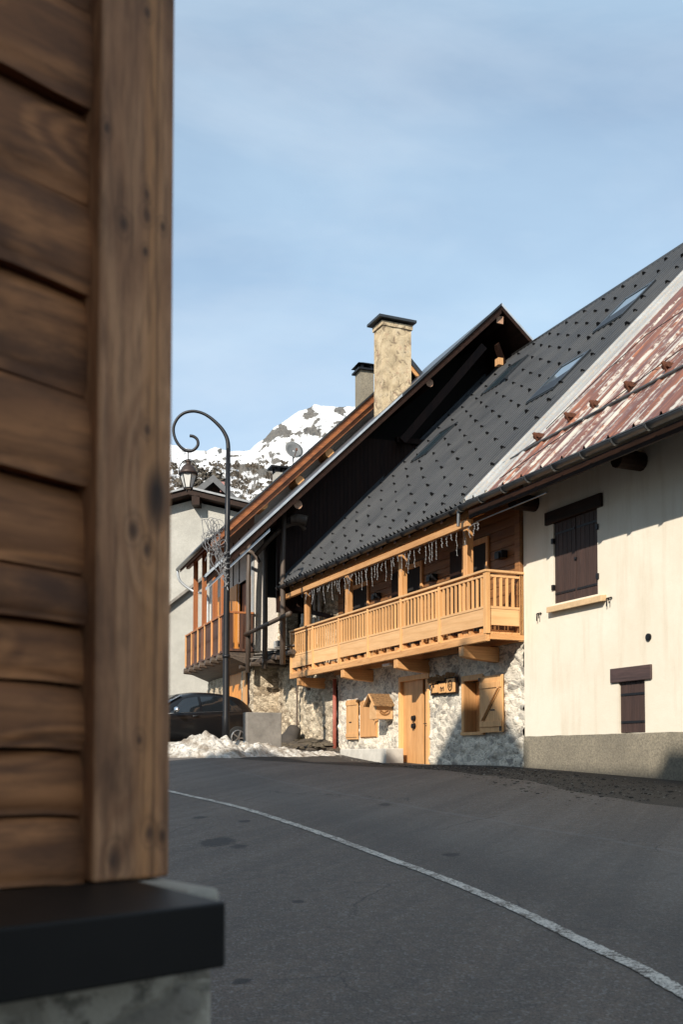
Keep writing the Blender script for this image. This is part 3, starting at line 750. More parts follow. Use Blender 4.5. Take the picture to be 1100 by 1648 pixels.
# icicle lights along the eave beam
il = MB()
cab = []
s = .05
while s < 9.6:
    ztop = EB
    cab.append(P(s, 1.06, ztop-.02+.02*sin(s*9)))
    ln = random.choice((.14, .22, .32, .42, .5)); p = P(s, 1.06, ztop); pts = [p]
    for k in range(5): pts.append(pts[-1]+Vector((random.uniform(-.022, .022), random.uniform(-.02, .02), -ln/5)))
    il.tube(pts, .006, 4)
    for q in pts[1:]: il.tube([q+Vector((-.012, 0, .0)), q+Vector((.012, 0, -.02))], .009, 4)
    s += random.uniform(.13, .26)
il.tube(cab, .008, 4)
m_il = plain('white cable', (.17, .17, .175), .5, 0, .1)
tag(mk_obj('icicle_lights', il, m_il), 'white icicle string lights, unlit, hanging under the orange eave beam above the balcony', 'string lights')

# mailbox shaped like a little chalet
mbx = thing('mailbox', 'little wooden chalet mailbox with bark shingle roof mounted beside the small left window', 'mailbox', P(6.1, .15, .92))
a, b_, w0, w1 = 5.92, 6.33, .03, .5
mk_obj('box_body', MB().box(M, a, b_, w0, w1, .94, 1.27), m_light_w, mbx, bevel=.008)
gp = MB(); am = (a+b_)/2
for w in (w0, w1-.03): gp.prism([P(a, w, 1.27), P(b_, w, 1.27), P(am, w, 1.50)], M.v*.03)
mk_obj('gable', gp, m_light_s, mbx)
rf = MB()
for sg in (1, -1):
    for k in range(5):
        A_ = Vector((am, 1.575)); E_ = Vector((a-.10 if sg > 0 else b_+.10, 1.265)); p0 = A_.lerp(E_, k/5); p1 = A_.lerp(E_, min(1.04, (k+1.3)/5))
        for i in range(8):
            sa = w0+(w1+.10-w0)*i/8; sb = w0+(w1+.10-w0)*(i+.93)/8; j_ = random.uniform(-.012, .012)
            Z = [P(p1.x, sa, p1.y+j_), P(p1.x, sb, p1.y+j_), P(p0.x, sb, p0.y-.01), P(p0.x, sa, p0.y-.01)]
            rf.hexa(Z+[v+Vector((0, 0, .028)) for v in Z])
mk_obj('shingle_roof', rf, m_bark, mbx)
bb_ = MB()
for sg in (1, -1): bb_.beam(P(am, w1+.105, 1.575), P(a-.10 if sg > 0 else b_+.10, w1+.105, 1.265), .02, .06, up=M.v)
mk_obj('bargeboard', bb_, m_light_s, mbx)
em = MB(); c0 = P(a-.008, .27, 1.12)
em.tube([c0+M.v*(.13*cos(radians(g_)))+Vector((0, 0, .085*sin(radians(g_))+.02)) for g_ in range(170, 371, 20)], .022, 6)
em.tube([c0+M.v*.10+Vector((0, 0, .03)), c0+M.v*.02+Vector((0, 0, -.02)), c0-M.v*.09+Vector((0, 0, .05))], .02, 6)
mk_obj('carved_emblem', em, wood('carved wood', (.44, .21, .07), (.3, .13, .04)), mbx)
# carved plaque
pl = thing('wall_plaque', 'carved wooden plaque of three tiles under a strip of bark beside the door', 'plaque', P(3.2, .03, 1.45))
mk_obj('back_board', MB().box(M, 2.57, 3.83, .055, .085, 1.42, 1.79), m_dark_wood_s, pl, bevel=.01)
for s0, s1, z0, z1 in ((3.42, 3.74, 1.47, 1.66), (3.06, 3.38, 1.45, 1.68), (2.64, 3.02, 1.44, 1.76)):
    tl = mk_obj('tile', MB().box(M, s0, s1, .085, .12, z0, z1), m_light_z, pl, bevel=.012)
tb = MB()
for i in range(60):
    s = random.uniform(2.56, 3.8); z = random.uniform(1.70, 1.86)
    if s < 3.05: z = random.uniform(1.78, 1.9)
    tb.beam(P(s, .12, z), P(s+random.uniform(.05, .14), .13+random.uniform(0, .05), z+random.uniform(-.03, .03)), .035, .03)
mk_obj('bark_strip', tb, m_bark, pl)
m_burn = plain('burnt carving', (.03, .014, .008), .9, 0, .2)
cv = MB(); q = P(2.83, .124, 1.60)
cv.tube([q+M.u*(.085*cos(k*pi/8))+Vector((0, 0, .115*sin(k*pi/8))) for k in range(17)], .014, 5)
cv.tube([q+M.u*(.035*cos(k*pi/6))+Vector((0, 0, .04*sin(k*pi/6))) for k in range(13)], .01, 5)
mk_obj('carving', cv, m_burn, pl)
cv = MB(); q = P(3.20, .124, 1.56)
for d_ in (-.07, 0, .07): cv.tube([q+M.u*d_+Vector((0, 0, -.07)), q+M.u*d_+Vector((0, 0, .03 if d_ else -.01))], .012, 5)
cv.tube([q+M.u*-.07+Vector((0, 0, .03)), q+Vector((0, 0, -.015)), q+M.u*.07+Vector((0, 0, .03))], .012, 5)
mk_obj('carving', cv, m_burn, pl)
cv = MB(); q = P(3.66, .124, 1.57)
cv.tube([q+M.u*(-.11*cos(k*pi/12+.4))*-1*.6+Vector((0, 0, .09*sin(k*pi/8-1.5))) for k in range(12)], .016, 5)
mk_obj('carving', cv, m_burn, pl)

# ================================================================== CREAM HOUSE
ch = thing('cream_house', 'cream rendered house with dark shutters and worn red sheet metal roof at the right edge', 'house', P(-4.5, 0, -.4))
SW = (-2.38, -1.03, 2.93, 4.50); HW = (-3.61, -2.93, .40, 1.29)
mb = MB(); R0 = -9.0; ztop = 6.15
ss = sorted({R0, 0.0, SW[0], SW[1], HW[0], HW[1]}); zz = sorted({.39, SW[2], SW[3], HW[2], HW[3], ztop})
for i in range(len(ss)-1):
    for j in range(len(zz)-1):
        sm, zm = (ss[i]+ss[i+1])/2, (zz[j]+zz[j+1])/2
        if any(h[0] < sm < h[1] and h[2] < zm < h[3] for h in (SW, HW)): continue
        mb.add([P(ss[i], .02, zz[j]), P(ss[i+1], .02, zz[j]), P(ss[i+1], .02, zz[j+1]), P(ss[i], .02, zz[j+1])], [(0, 1, 2, 3)])
for a, b_, c_, e in (SW, HW):
    for q in ([P(a, .02, c_), P(b_, .02, c_), P(b_, -.25, c_), P(a, -.25, c_)], [P(a, .02, e), P(b_, .02, e), P(b_, -.25, e), P(a, -.25, e)], [P(a, .02, c_), P(a, .02, e), P(a, -.25, e), P(a, -.25, c_)], [P(b_, .02, c_), P(b_, .02, e), P(b_, -.25, e), P(b_, -.25, c_)]):
        mb.add(q, [(0, 1, 2, 3)])
mb.add([P(-.0, .02, -.6), P(0, -.3, -.6), P(0, -.3, ztop), P(0, .02, ztop)], [(0, 1, 2, 3)])
mk_obj('wall', mb, m_cream, ch)
B('interior', M, (R0, -.02, -6, -.27, -.6, 6.0), m_void, ch)
B('gable_walls', M, (R0-.1, R0, -13.8, .02, -.8, 5.3), m_cream, ch); B('rear_walls', M, (R0, -.1, -13.8, -6.1, -.8, 5.3), m_cream, ch)
pm = MB(); nS = 120
for j in range(7):
    for i in range(nS+1):
        s = R0+(0-R0)*i/nS; z = -.8+(.39+.8)*j/6+(.012*noise.noise(Vector((s*3, 5, 1)))+.004 if j == 6 else 0); p = P(s, .05+(-.015 if j == 6 else 0), z); pm.v.append(p+M.v*(.012*noise.fractal(p*5, 1, 2, 4)))
for j in range(6):
    for i in range(nS): pm.f.append((j*(nS+1)+i, j*(nS+1)+i+1, (j+1)*(nS+1)+i+1, (j+1)*(nS+1)+i)); pm.mi.append(0)
pm.box(M, R0, -.001, -.05, .035, -.8, .388)
mk_obj('plinth', pm, m_plinth, ch, smooth=True)
# upper window
wn = thing  # (kept local)
ww = mk_obj('window', MB().box(M, SW[0]+.0, SW[1]-.0, -.16, -.12, SW[2], SW[3]), m_void, ch)
B('lintel', M, (SW[0]-.17, SW[1]+.22, -.1, .075, 4.49, 4.74), m_dark_wood_s, ww, bevel=.012)
mk_obj('sill', MB().hexa([P(-2.62, -.1, 2.79), P(-.95, -.1, 2.79), P(-.95, .14, 2.76), P(-2.62, .14, 2.76), P(-2.62, -.1, 2.90), P(-.95, -.1, 2.90), P(-.95, .14, 2.87), P(-2.62, .14, 2.87)]), plain('sandstone sill', (.60, .42, .24), .85, 0, .2), ww, bevel=.008)
def plank_shutter(s0, s1, z0, z1, w, parent, n=5, latch=None):
    mb = MB(); wd = (s1-s0)/n
    for i in range(n): mb.box(M, s0+i*wd+.004, s0+(i+1)*wd-.004, w-.03, w, z0, z1)
    o = mk_obj('shutter', mb, m_shutter, parent, bevel=.004)
    for z in (z0+.18, z1-.22): B('strap_hinge', M, (s0+.02, s1-.02, w+.001, w+.012, z-.02, z+.02), m_black, o)
    return o
mid = (SW[0]+SW[1])/2
plank_shutter(SW[0], mid-.006, SW[2]+.01, SW[3], -.01, ww); plank_shutter(mid+.006, SW[1], SW[2]+.01, SW[3], -.01, ww)
mk_obj('bolt', MB().box(M, mid-.03, mid+.03, -.01, .02, 3.68, 3.72), m_black, ww)
for s in (SW[0]-.01, SW[1]+.01):
    for z in (3.2, 4.1): mk_obj('hinge_pin', MB().box(M, s-.03, s+.03, .0, .05, z, z+.1), m_black, ww)
# shutter catches either side
for s, d_ in ((-2.78, 1), (-.62, 1)):
    hb = MB(); hb.tube([P(s, .0, 2.80), P(s, .09, 2.80), P(s, .09, 2.70)], .010, 5); hb.tube([P(s+.1, .0, 2.80), P(s+.1, .07, 2.80), P(s+.1, .07, 2.66)], .010, 5); hb.tube([P(s-.02, .05, 2.81), P(s+.12, .05, 2.81)], .010, 5)
    mk_obj('shutter_hook', hb, m_black, ch)
hw = mk_obj('hatch', MB().box(M, HW[0], HW[1], -.16, -.12, HW[2], HW[3]), m_void, ch)
B('lintel', M, (-3.80, -2.74, -.1, .06, 1.29, 1.54), wood('violet brown lintel', (.085, .05, .045), (.05, .03, .028)), hw, bevel=.01)
plank_shutter(HW[0], HW[1], HW[2]+.01, HW[3], -.015, hw, 5)
vt = MB(); q = P(-3.73, .0, 2.0); vt.tube([q, q+M.v*.045], .065, 16); vt.tube([q+M.v*.04, q+M.v*.055], .045, 12); mk_obj('vent', vt, m_black, ch)
# red roof, one plane with the tiles
RR0, RR1 = -9.3, .30
mb = MB(); per = .62; pf = [(0, 0), (.05, .0), (.075, .035), (.105, .035), (.13, 0)]
ssl = []
s = RR0
while s < -.62:
    for a, h_ in pf: ssl.append((s+a, h_))
    s += per
ssl.append((-.62, 0))
for w in (1.24, RW):
    for s, h_ in ssl: mb.v.append(P(s, w, roof_z(w)+.05+h_*1.4))
n = len(ssl)
mb.f += [(i, i+1, n+i+1, n+i) for i in range(n-1)]; mb.mi += [0]*(n-1)
rr = mk_obj('sheet_roof', mb, m_redroof, ch)
m_flash = mk_roughcast('worn pale zinc', (.22, .25, .26), (.42, .45, .46), (.36, .27, .19)); m_flash.node_tree.nodes['Principled BSDF'].inputs['Roughness'].default_value = .5
fl = MB()
sl_pts = [(-.62, .052), (-.58, .10), (-.54, .10), (-.52, .055), (-.12, .055), (-.10, .11), (-.06, .11), (-.04, .06), (.22, .07), (.24, .12), (.30, .12), (.31, .03)]
for w in (1.24, RW):
    for s, h_ in sl_pts: fl.v.append(P(s, w, roof_z(w)+h_))
n = len(sl_pts); fl.f += [(i, i+1, n+i+1, n+i) for i in range(n-1)]; fl.mi += [0]*(n-1)
mk_obj('flashing', fl, m_flash, rr)
mk_obj('roof_deck', MB().prism([P(RR0, 1.12, roof_z(1.12)-.16), P(RR0, RW, RZ-.16), P(RR0, RW, RZ-.0), P(RR0, 1.2, roof_z(1.2)-.0)], M.u*(-RR0-.0)), m_dark_wood_s, ch)
B('fascia', M, (RR0, .4, 1.02, 1.06, 4.80, 4.97), m_dark_wood_s, ch)
mk_obj('soffit_pipe', MB().tube([P(-2.2, .98, 4.72), P(1.0, .98, 4.70)], .014, 6), m_gutter, ch)
for s in (-.42, -3.6, -6.8): mk_obj('purlin', MB().tube([P(s, .0, 5.02), P(s, .55, 5.02)], .16, 12), m_dark_wood_s, ch)
g = gutter('gutter', RR0, .44, 1.30, 5.00, .082, m_gutter, ch)
for i in range(12):
    s = .30-i*.80; br = MB()
    br.tube([P(s, 1.30+.095*cos(pi+pi*k/8), 5.0+.095*sin(pi+pi*k/8)) for k in range(9)], .02, 6)
    br.tube([P(s, 1.30+.08, 4.99), P(s-.03, 1.44, 4.97)], .014, 5)
    mk_obj('gutter_bracket', br, m_gutter, g)
mk_obj('gutter_outlet', MB().tube([P(.38, 1.3, 4.95), P(.40, 1.3, 4.62)], .035, 8), m_gutter, g)
# snow guard rail with rusty brackets
def on_roof(px, py, h_=0):
    r = ray(px, py); t_ = (5.08+SL*1.2+SL*r_o+h_)/(r.z+SL*r.dot(M.v)); return r*t_
gd = MB(); A_ = on_roof(868, 712, .1); Bp = on_roof(1080, 600, .1); dd = (Bp-A_).normalized()
gd.tube([A_-dd*1.25-nrm*.05, A_-dd*.1, Bp, Bp+dd*3.4], .028, 8)
gd.tube([A_-dd*1.25-nrm*.05, A_-dd*.1+Vector((0, 0, .05))], .012, 6)
gr = mk_obj('snow_guard', gd, plain('grey pipe', (.10, .10, .10), .5, .5, .4), rr, smooth=True)
for px, py in ((870, 708), (921, 676), (962, 657), (1018, 627), (1079, 596)):
    q = on_roof(px, py, .04); br = MB(); up_ = (-M.v+Vector((0, 0, SL))).normalized()
    br.beam(q+nrm*.03+up_*.15, q+nrm*.03-up_*.08, .035, .03, up=nrm); br.beam(q-up_*.06, q-up_*.02+nrm*.20, .035, .045, up=up_); br.tube([q-M.u*.07+nrm*.10, q+M.u*.07+nrm*.10], .05, 8); br.beam(q+nrm*.19-up_*.03, q+nrm*.03+up_*.14, .03, .03, up=nrm)
    mk_obj('bracket', br, m_rust, gr)
lc = MB()
for pxs in (((805, 770), (900, 705), (985, 645), (1100, 560)), ((880, 690), (960, 612), (1040, 540), (1100, 500))): lc.tube([on_roof(*p, .12) for p in pxs], .009, 5)
mk_obj('cable', lc, m_black, rr)

# ================================================================== DARK GABLED OLD HOUSE
oh = thing('old_house', 'old rubble stone house with dark boarded gable, tall rendered chimney and rickety pole gallery', 'house', P(12, 0, .1))
E2, WE2, SL2 = 5.045, 3.75, .9725
def r2(w): return E2+SL2*(WE2-w)
RW2 = -5.62; RZ2 = r2(RW2); GP = G.P
def relief(s, z): return .10*noise.noise(Vector((s*.9, z*.8, 2)))
mk_obj('stone_wall', grid_wall(M, 9.51, 14.6, -.4, 5.9, 0, .05, .07, ((12.4, 13.6, 3.1, 4.9),), fn=relief, sc=5), m_stone_old, oh, smooth=True)
B('interior', M, (9.6, 14.4, -8, -.45, -.4, 5.9), m_void, oh)
S2, V2 = 1.4, 0.0
gbl = MB()
for i in range(60):                                    # vertical boards following the roof slope
    w0 = 1.3-i*.135; w1 = w0-.128
    zt = min(9.9, r2(w0)-.35)
    if w1 > RW2 and zt > 4.6: gbl.prism([GP(S2+random.uniform(-.012, .012), w0, 4.3), GP(S2, w1, 4.3), GP(S2, w1, min(9.9, r2(w1)-.3)), GP(S2, w0, zt)], G.u*.05)
mk_obj('gable_boards', gbl, m_dark_wood_z, oh)
mk_obj('attic_wall', MB().prism([GP(S2+1.6, 1.2, 5.0), GP(S2+1.6, -9.5, 5.0), GP(S2+1.6, -9.5, RZ2-3.6), GP(S2+1.6, RW2, RZ2-.3), GP(S2+1.6, 1.2, r2(1.2)-.3)], G.u*.1), m_void, oh)
B('side_wall', G, (S2, S2+.2, -10.6, .0, -.4, 4.4), m_stone_old, oh)
def slab2(z0, z1, ds=0, dw=0):
    p = [GP(-ds, WE2+dw, r2(WE2+dw)), GP(.35, WE2+dw, r2(WE2+dw)), GP(4.2, 1.1, r2(1.1)), GP(5.0, RW2, RZ2), GP(-ds, RW2, RZ2)]
    return MB().prism([v+Vector((0, 0, z0)) for v in p], (0, 0, z1-z0))
rs = slab2(-.15, -.01)
rs.prism([GP(0, RW2, RZ2), GP(0, RW2-5, RZ2-4.4), GP(0, RW2-5, RZ2-4.55), GP(0, RW2, RZ2-.16)], G.u*5)
rf2 = mk_obj('roof', rs, m_dark_wood_s, oh)
mk_obj('roof_sheet', slab2(-.005, .025, .0, .02), m_gutter, rf2)
def verge(name, w0, z0, w1, z1, mt, t_=.05):
    mk_obj(name, MB().prism([GP(-.03, w0, z0-.04), GP(-.03, w1, z1-.02), GP(-.03, w1, z1+t_), GP(-.03, w0, z0+t_)], G.u*.12), mt, rf2)
verge('verge_flashing', WE2+.03, r2(WE2+.03), -2.2, r2(-2.2), m_light_metal)
verge('verge_flashing', -2.2, r2(-2.2), RW2, RZ2, m_dark_roof_edge)
verge('verge_flashing', RW2, RZ2, RW2-5, RZ2-4.4, m_light_metal, .04)
mk_obj('barge_board', MB().prism([GP(.0, WE2, r2(WE2)-.26), GP(.0, RW2, RZ2-.28), GP(.0, RW2, RZ2-.04), GP(.0, WE2, r2(WE2)-.05)], G.u*.05), m_dark_wood_s, oh)
mk_obj('lower_verge', MB().prism([GP(.08, WE2+.0, r2(WE2)-.42), GP(.08, 1.9, r2(1.9)-.42), GP(.08, 1.9, r2(1.9)-.34), GP(.08, WE2, r2(WE2)-.34)], G.u*.08), m_light_metal, rf2)
m_logend = plain('sawn log end', (.42, .24, .15), .85, 0, .4, 12, .3)
def log(name, s0, s1, w, z, r, sides=12):
    mb = MB().tube([GP(s0, w, z), GP(s1, w, z)], r, sides)
    mb.mi[-2] = 1
    return mk_obj(name, mb, [m_dark_wood_s, m_logend], oh)
log('ridge_purlin', .1, 4.5, RW2+.0, RZ2-.44, .17, 4)
for px, py in ((692, 616), (480, 812)):
    r = ray(px, py); q = G.o+G.u*.15; t_ = q.dot(G.u)/r.dot(G.u); p = r*t_-G.o
    log('purlin', .15, 4.5, p.dot(G.v), p.z, .13)
for w in (-7.0, -7.8): log('purlin', .1, 4.5, w, RZ2-(RW2-w)*.88-.34, .12, 4)
mk_obj('brace', MB().beam(GP(.9, -2.6, 9.75), GP(.6, -5.3, 13.0), .16, .24), m_dark_wood_z, oh)
mk_obj('brace', MB().beam(GP(.5, -5.7, 13.1), GP(1.3, -7.0, 11.5), .14, .18), m_dark_wood_z, oh)
B('attic_sill', G, (S2-.1, S2+.1, -6.4, -2.6, 9.85, 10.02), m_dark_wood_s, oh)
q = at(804, 582, 29.0); mk_obj('corner_cap', MB().box(Frame((q.x, q.y), G.ang), -.1, .1, -.08, .08, q.z-.12, q.z+.08), m_honey_z, oh)
def curve_log(pts, r, m_=m_grey_wood): return mk_obj('crooked_brace', MB().tube(catmull([Vector(p) for p in pts], 5), r, 8), m_, oh, smooth=True)
curve_log([at(412, 893, 30.5), at(435, 868, 30.3), at(458, 848, 30.2), at(480, 842, 30.2), at(490, 852, 30.4)], .07)
curve_log([at(468, 836, 30.1), at(480, 835, 30.1), at(494, 838, 30.1)], .15)
curve_log([at(388, 893, 33), at(400, 887, 32.8), at(410, 893, 32.8), at(418, 905, 32.8)], .06)
# gallery: poles, shelf, rail
for px in (400, 427, 455.5):
    s_, _ = M.onw(px, 1000, 1.2); mb = MB()
    mb.tube([P(s_+.03, 1.2, 2.7), P(s_, 1.2, 4.3), P(s_-.04, 1.22, 5.8), P(s_-.1, 1.2, 7.35)], [.085, .08, .075, .065], 8)
    mk_obj('gallery_pole', mb, m_grey_wood, oh, smooth=True)
mk_obj('gallery_rail', MB().tube([P(14.1, 1.28, 3.93), P(12, 1.3, 4.0), P(10.0, 1.28, 4.10)], .07, 8), m_grey_wood_s, oh, smooth=True)
for w in (.5, .95): mk_obj('gallery_beam', MB().tube([P(15.0, w, 3.0), P(10.6, w, 3.06)], .08, 8), m_grey_wood_s, oh)
sf = MB()
for i in range(34):
    s_ = random.uniform(10.7, 14.8); w = random.uniform(.1, .95); a = random.uniform(0, 1); q = P(s_, w, 3.13+random.uniform(0, .14))
    d1 = (M.u*cos(a)+M.v*sin(a))*random.uniform(.18, .5); d2 = (M.v*cos(a)-M.u*sin(a))*random.uniform(.12, .32); up_ = Vector((0, 0, .03))
    tl = Vector((0, 0, random.uniform(-.05, .05)))
    sf.hexa([q-d1-d2, q+d1-d2, q+d1+d2+tl, q-d1+d2+tl, q-d1-d2+up_, q+d1-d2+up_, q+d1+d2+tl+up_, q-d1+d2+tl+up_])
mk_obj('slate_shelf', sf, plain('broken slate', (.16, .14, .12), .8, 0, .5, 5, .4), oh)
B('shelf_boards', M, (10.65, 15.0, .05, 1.0, 3.07, 3.12), m_grey_wood_s, oh)
for s_ in (11.2, 12.4, 13.6, 14.7): mk_obj('shelf_joist', MB().tube([P(s_, -.1, 2.93), P(s_, 1.28, 2.93)], .07, 8), m_grey_wood_s, oh)
mk_obj('shelf_prop', MB().beam(P(11.5, .1, 2.0), P(11.5, .5, 2.9), .1, .1), m_grey_wood, oh)
mk_obj('wall_pipe', MB().tube([P(12.35, .16, .2), P(12.35, .16, 2.1), P(12.2, .14, 2.5)], .03, 8), m_grey_wood, oh)
mk_obj('board_stack', MB().box(M, 13.75, 14.15, .1, .3, 3.2, 3.75), m_light_metal, oh)
for i, s_ in enumerate((10.55, 10.95, 11.4, 11.9)): B('pale_board', M, (s_, s_+.16, .10, .14, 3.5+.2*i, 5.4), m_concrete_lt, oh)
log_arch = MB()
# chimney on the old house
cs = 11.9; cw0, cw1 = -2.42, -3.62
cmb = MB(); 
def chim(fr, s0, s1, w0, w1, z0, z1, res=.08, d=.02):
    mb = MB()
    def face(f, a0, a1):
        k = max(2, int(abs(a1-a0)/res)); nz = int((z1-z0)/res); b0 = len(mb.v)
        for j in range(nz+1):
            for i in range(k+1):
                a = a0+(a1-a0)*i/k; z = z0+(z1-z0)*j/nz; p, nn_ = f(a, z)
                q = 1 if 0 < i < k else 0
                mb.v.append(p+nn_*(d*noise.fractal(p*3.5, 1, 2, 4)*q*1.4))
        for j in range(nz):
            for i in range(k): mb.f.append((b0+j*(k+1)+i, b0+j*(k+1)+i+1, b0+(j+1)*(k+1)+i+1, b0+(j+1)*(k+1)+i)); mb.mi.append(0)
    face(lambda a, z: (fr.P(s0, a, z), -fr.u), w0, w1); face(lambda a, z: (fr.P(s1, a, z), fr.u), w0, w1)
    face(lambda a, z: (fr.P(a, w0, z), fr.v), s0, s1); face(lambda a, z: (fr.P(a, w1, z), -fr.v), s0, s1)
    return mb
_c = chim(M, 11.24, 11.86, -2.28, -3.30, 10.3, 13.62)
_c.v = [Vector((v.x, v.y, max(v.z, r2((v-G.o).dot(G.v))-.08))) for v in _c.v]
ck = mk_obj('chimney', _c, m_chimney, oh, smooth=True)
mk_obj('chimney_band', MB().box(M, 11.2, 11.9, -3.34, -2.24, 13.60, 13.74), m_chimney, ck)
cap = MB(); cap.hexa([P(11.08, -3.42, 13.80), P(12.02, -3.42, 13.80), P(12.02, -2.1, 13.80), P(11.08, -2.1, 13.80), P(11.08, -3.42, 13.88), P(12.02, -3.42, 13.88), P(12.02, -2.1, 13.88), P(11.08, -2.1, 13.88)])
cap.box(M, 11.28, 11.82, -3.24, -2.34, 13.74, 13.80)
mk_obj('chimney_cap', cap, m_dark_roof_edge, ck)

# ================================================================== BALCONY HOUSE FURTHER UP
Q = H.P
hh = thing('balcony_house', 'white rendered house with red brown posts, board balcony and orange shutters behind the lamp post', 'house', Q(3.5, 0, 0))
def r3(w): return 6.87+.96*(1.66-w)
RW3 = -5.2; RZ3 = r3(RW3)
DO = [(.78, 2.17, 3.55, 6.0), (2.22, 3.62, 3.55, 6.05), (4.73, 6.1, 3.55, 6.0)]
mb = MB(); ss = sorted({0.0, 7.1, *[d[0] for d in DO], *[d[1] for d in DO]}); zz = [3.45, 3.55, 6.0, 6.05, 8.2]
for i in range(len(ss)-1):
    for j in range(len(zz)-1):
        sm, zm = (ss[i]+ss[i+1])/2, (zz[j]+zz[j+1])/2
        if any(h[0] < sm < h[1] and h[2] < zm < h[3] for h in DO): continue
        mb.add([Q(ss[i], 0, zz[j]), Q(ss[i+1], 0, zz[j]), Q(ss[i+1], 0, zz[j+1]), Q(ss[i], 0, zz[j+1])], [(0, 1, 2, 3)])
mb.add([Q(0, 0, 3.3), Q(0, -11.8, 3.3), Q(0, -11.8, r3(RW3)-6.6), Q(0, RW3, RZ3-.2), Q(0, 0, r3(0)-.25)], [(0, 1, 2, 3, 4)])
mb.add([Q(7.1, 0, -.4), Q(7.1, -11.8, -.4), Q(7.1, -11.8, r3(RW3)-6.6), Q(7.1, RW3, RZ3-.2), Q(7.1, 0, r3(0)-.25)], [(0, 1, 2, 3, 4)])
mk_obj('wall', mb, m_white_wall, hh)
B('interior', H, (.1, 7.0, -5, -.3, -.3, 7.6), m_void, hh)
B('end_base', H, (.005, .3, -3, .0, -.5, 3.45), m_stone_old, hh)
LD3 = (1.69, 3.75, -.3, 2.9)
mk_obj('stone_base', grid_wall(H, 0, 7.1, -.5, 3.45, .01, .07, .06, (LD3, (.5, 1.4, -.3, 2.9))), m_stone_old, hh, smooth=True)
mk_obj('garage_door', MB().box(H, LD3[0], LD3[1], -.1, -.04, LD3[2], LD3[3]), m_orange_door, hh)
B('door_post', H, (.98, 1.4, -.2, .03, -.3, 2.9), m_honey_z, hh); B('door_post', H, (.5, .96, -.25, -.02, -.3, 2.9), m_dark_wood_z, hh)
B('shutter', H, (2.3, 3.55, -.08, .04, 3.6, 6.03), m_orange_door, hh); B('door', H, (.82, 2.15, -.2, -.12, 3.55, 5.98), wood('red door', (.30, .10, .03), (.2, .06, .02), along='z'), hh)
B('shutter', H, (4.75, 5.35, -.08, .05, 3.6, 5.98), m_orange_door, hh); B('shutter', H, (5.4, 6.05, -.08, .05, 3.6, 5.98), m_red_wood_z, hh)
B('corner_board', H, (.04, .66, .003, .05, 3.6, 6.02), m_honey_z, hh)
for s_ in (2.0, 2.9, 4.4): B('wall_strip', H, (s_, s_+.05, .003, .03, 6.06, 7.6), m_dark_wood_z, hh)
B('downpipe', H, (-.02, .04, .02, .10, 3.6, 7.4), m_light_metal, hh)
# roof: the eave runs slightly out of line
a0, a1, e0, e1_ = -1.0, 7.45, 1.66, 1.1
def slab(z0, z1, mt, name, pr, ds=0, dw=0):
    p = [Q(a0-ds, e0+dw, r3(e0+dw)), Q(a1, e1_+dw, r3(e1_+dw)), Q(a1, RW3, RZ3), Q(a0-ds, RW3, RZ3)]
    q = [v+Vector((0, 0, z0)) for v in p]+[v+Vector((0, 0, z1)) for v in p]
    return mk_obj(name, MB().hexa(q), mt, pr)
r3o = slab(-.16, -.02, m_red_wood_s, 'roof', hh); slab(-.018, .05, m_dark_roof_edge, 'roof_sheet', r3o, .06, .06)
mk_obj('rear_roof', MB().prism([Q(-1.06, RW3, RZ3+.05), Q(-1.06, RW3-6.5, RZ3-6.6), Q(-1.06, RW3-6.5, RZ3-6.75), Q(-1.06, RW3, RZ3-.16)], H.u*8.5), m_dark_roof_edge, r3o)
for k, (dz, ht, ds) in enumerate(((-.30, .17, 0), (-.50, .17, .1))):
    mk_obj('fascia_board', MB().prism([Q(a0+ds, e0-.1*k, r3(e0-.1*k)+dz), Q(a0+ds, RW3, RZ3+dz), Q(a0+ds, RW3, RZ3+dz+ht), Q(a0+ds, e0-.1*k, r3(e0-.1*k)+dz+ht)], H.u*.05), m_red_wood_s, hh)
mk_obj('fascia_board', MB().prism([Q(a0, RW3, RZ3-.32), Q(a0, RW3-6, RZ3-6.1-.32), Q(a0, RW3-6, RZ3-6.1-.1), Q(a0, RW3, RZ3-.08)], H.u*.06), m_honey_w, hh)
mk_obj('gutter', MB().tube([Q(a0-.05, e0+.1, r3(e0)-.05), Q(a1, e1_+.1, r3(e1_)-.05)], .07, 8), m_gutter, r3o, smooth=True)
mk_obj('downpipe', MB().tube(catmull([Q(a1-.05, e1_+.1, r3(e1_)-.1), Q(a1-.05, 1.1, 6.9), Q(a1-.2, .6, 6.5), Q(6.95, .12, 6.3), Q(6.95, .1, 5.6), Q(6.95, .1, 3.6)], 4), .05, 8), m_light_metal, r3o, smooth=True)
for px, py in ((424, 812), (483, 773), (531, 729)):
    r = ray(px, py); q = H.o+H.u*(-.75); t_ = q.dot(H.u)/r.dot(H.u); p = r*t_-H.o
    mb = MB().tube([Q(-.75, p.dot(H.v), p.z), Q(.3, p.dot(H.v), p.z)], .16, 10); mb.mi[-2] = 1
    mk_obj('purlin', mb, [m_honey_w, m_honey_z], hh)
for s_ in (.95, 2.27, 4.07, 5.67): B('balcony_post', H, (s_-.07, s_+.07, .74, .9, 3.5, r3(.85)-.2), m_red_wood_z, hh)
mk_obj('eave_beam', MB().beam(Q(-.3, .84, 7.42), Q(7.2, .84, 7.42), .12, .14), m_red_wood_s, hh)
B('balcony_deck', H, (-.1, 7.1, .02, .92, 3.42, 3.50), m_old_bal, hh)
mk_obj('balcony_slab', MB().prism([Q(-.05, 0, 2.9), Q(-.05, 0, 3.40), Q(-.05, .9, 3.40), Q(-.05, .75, 3.2)], H.u*7.1), m_grey_wood_s, hh)
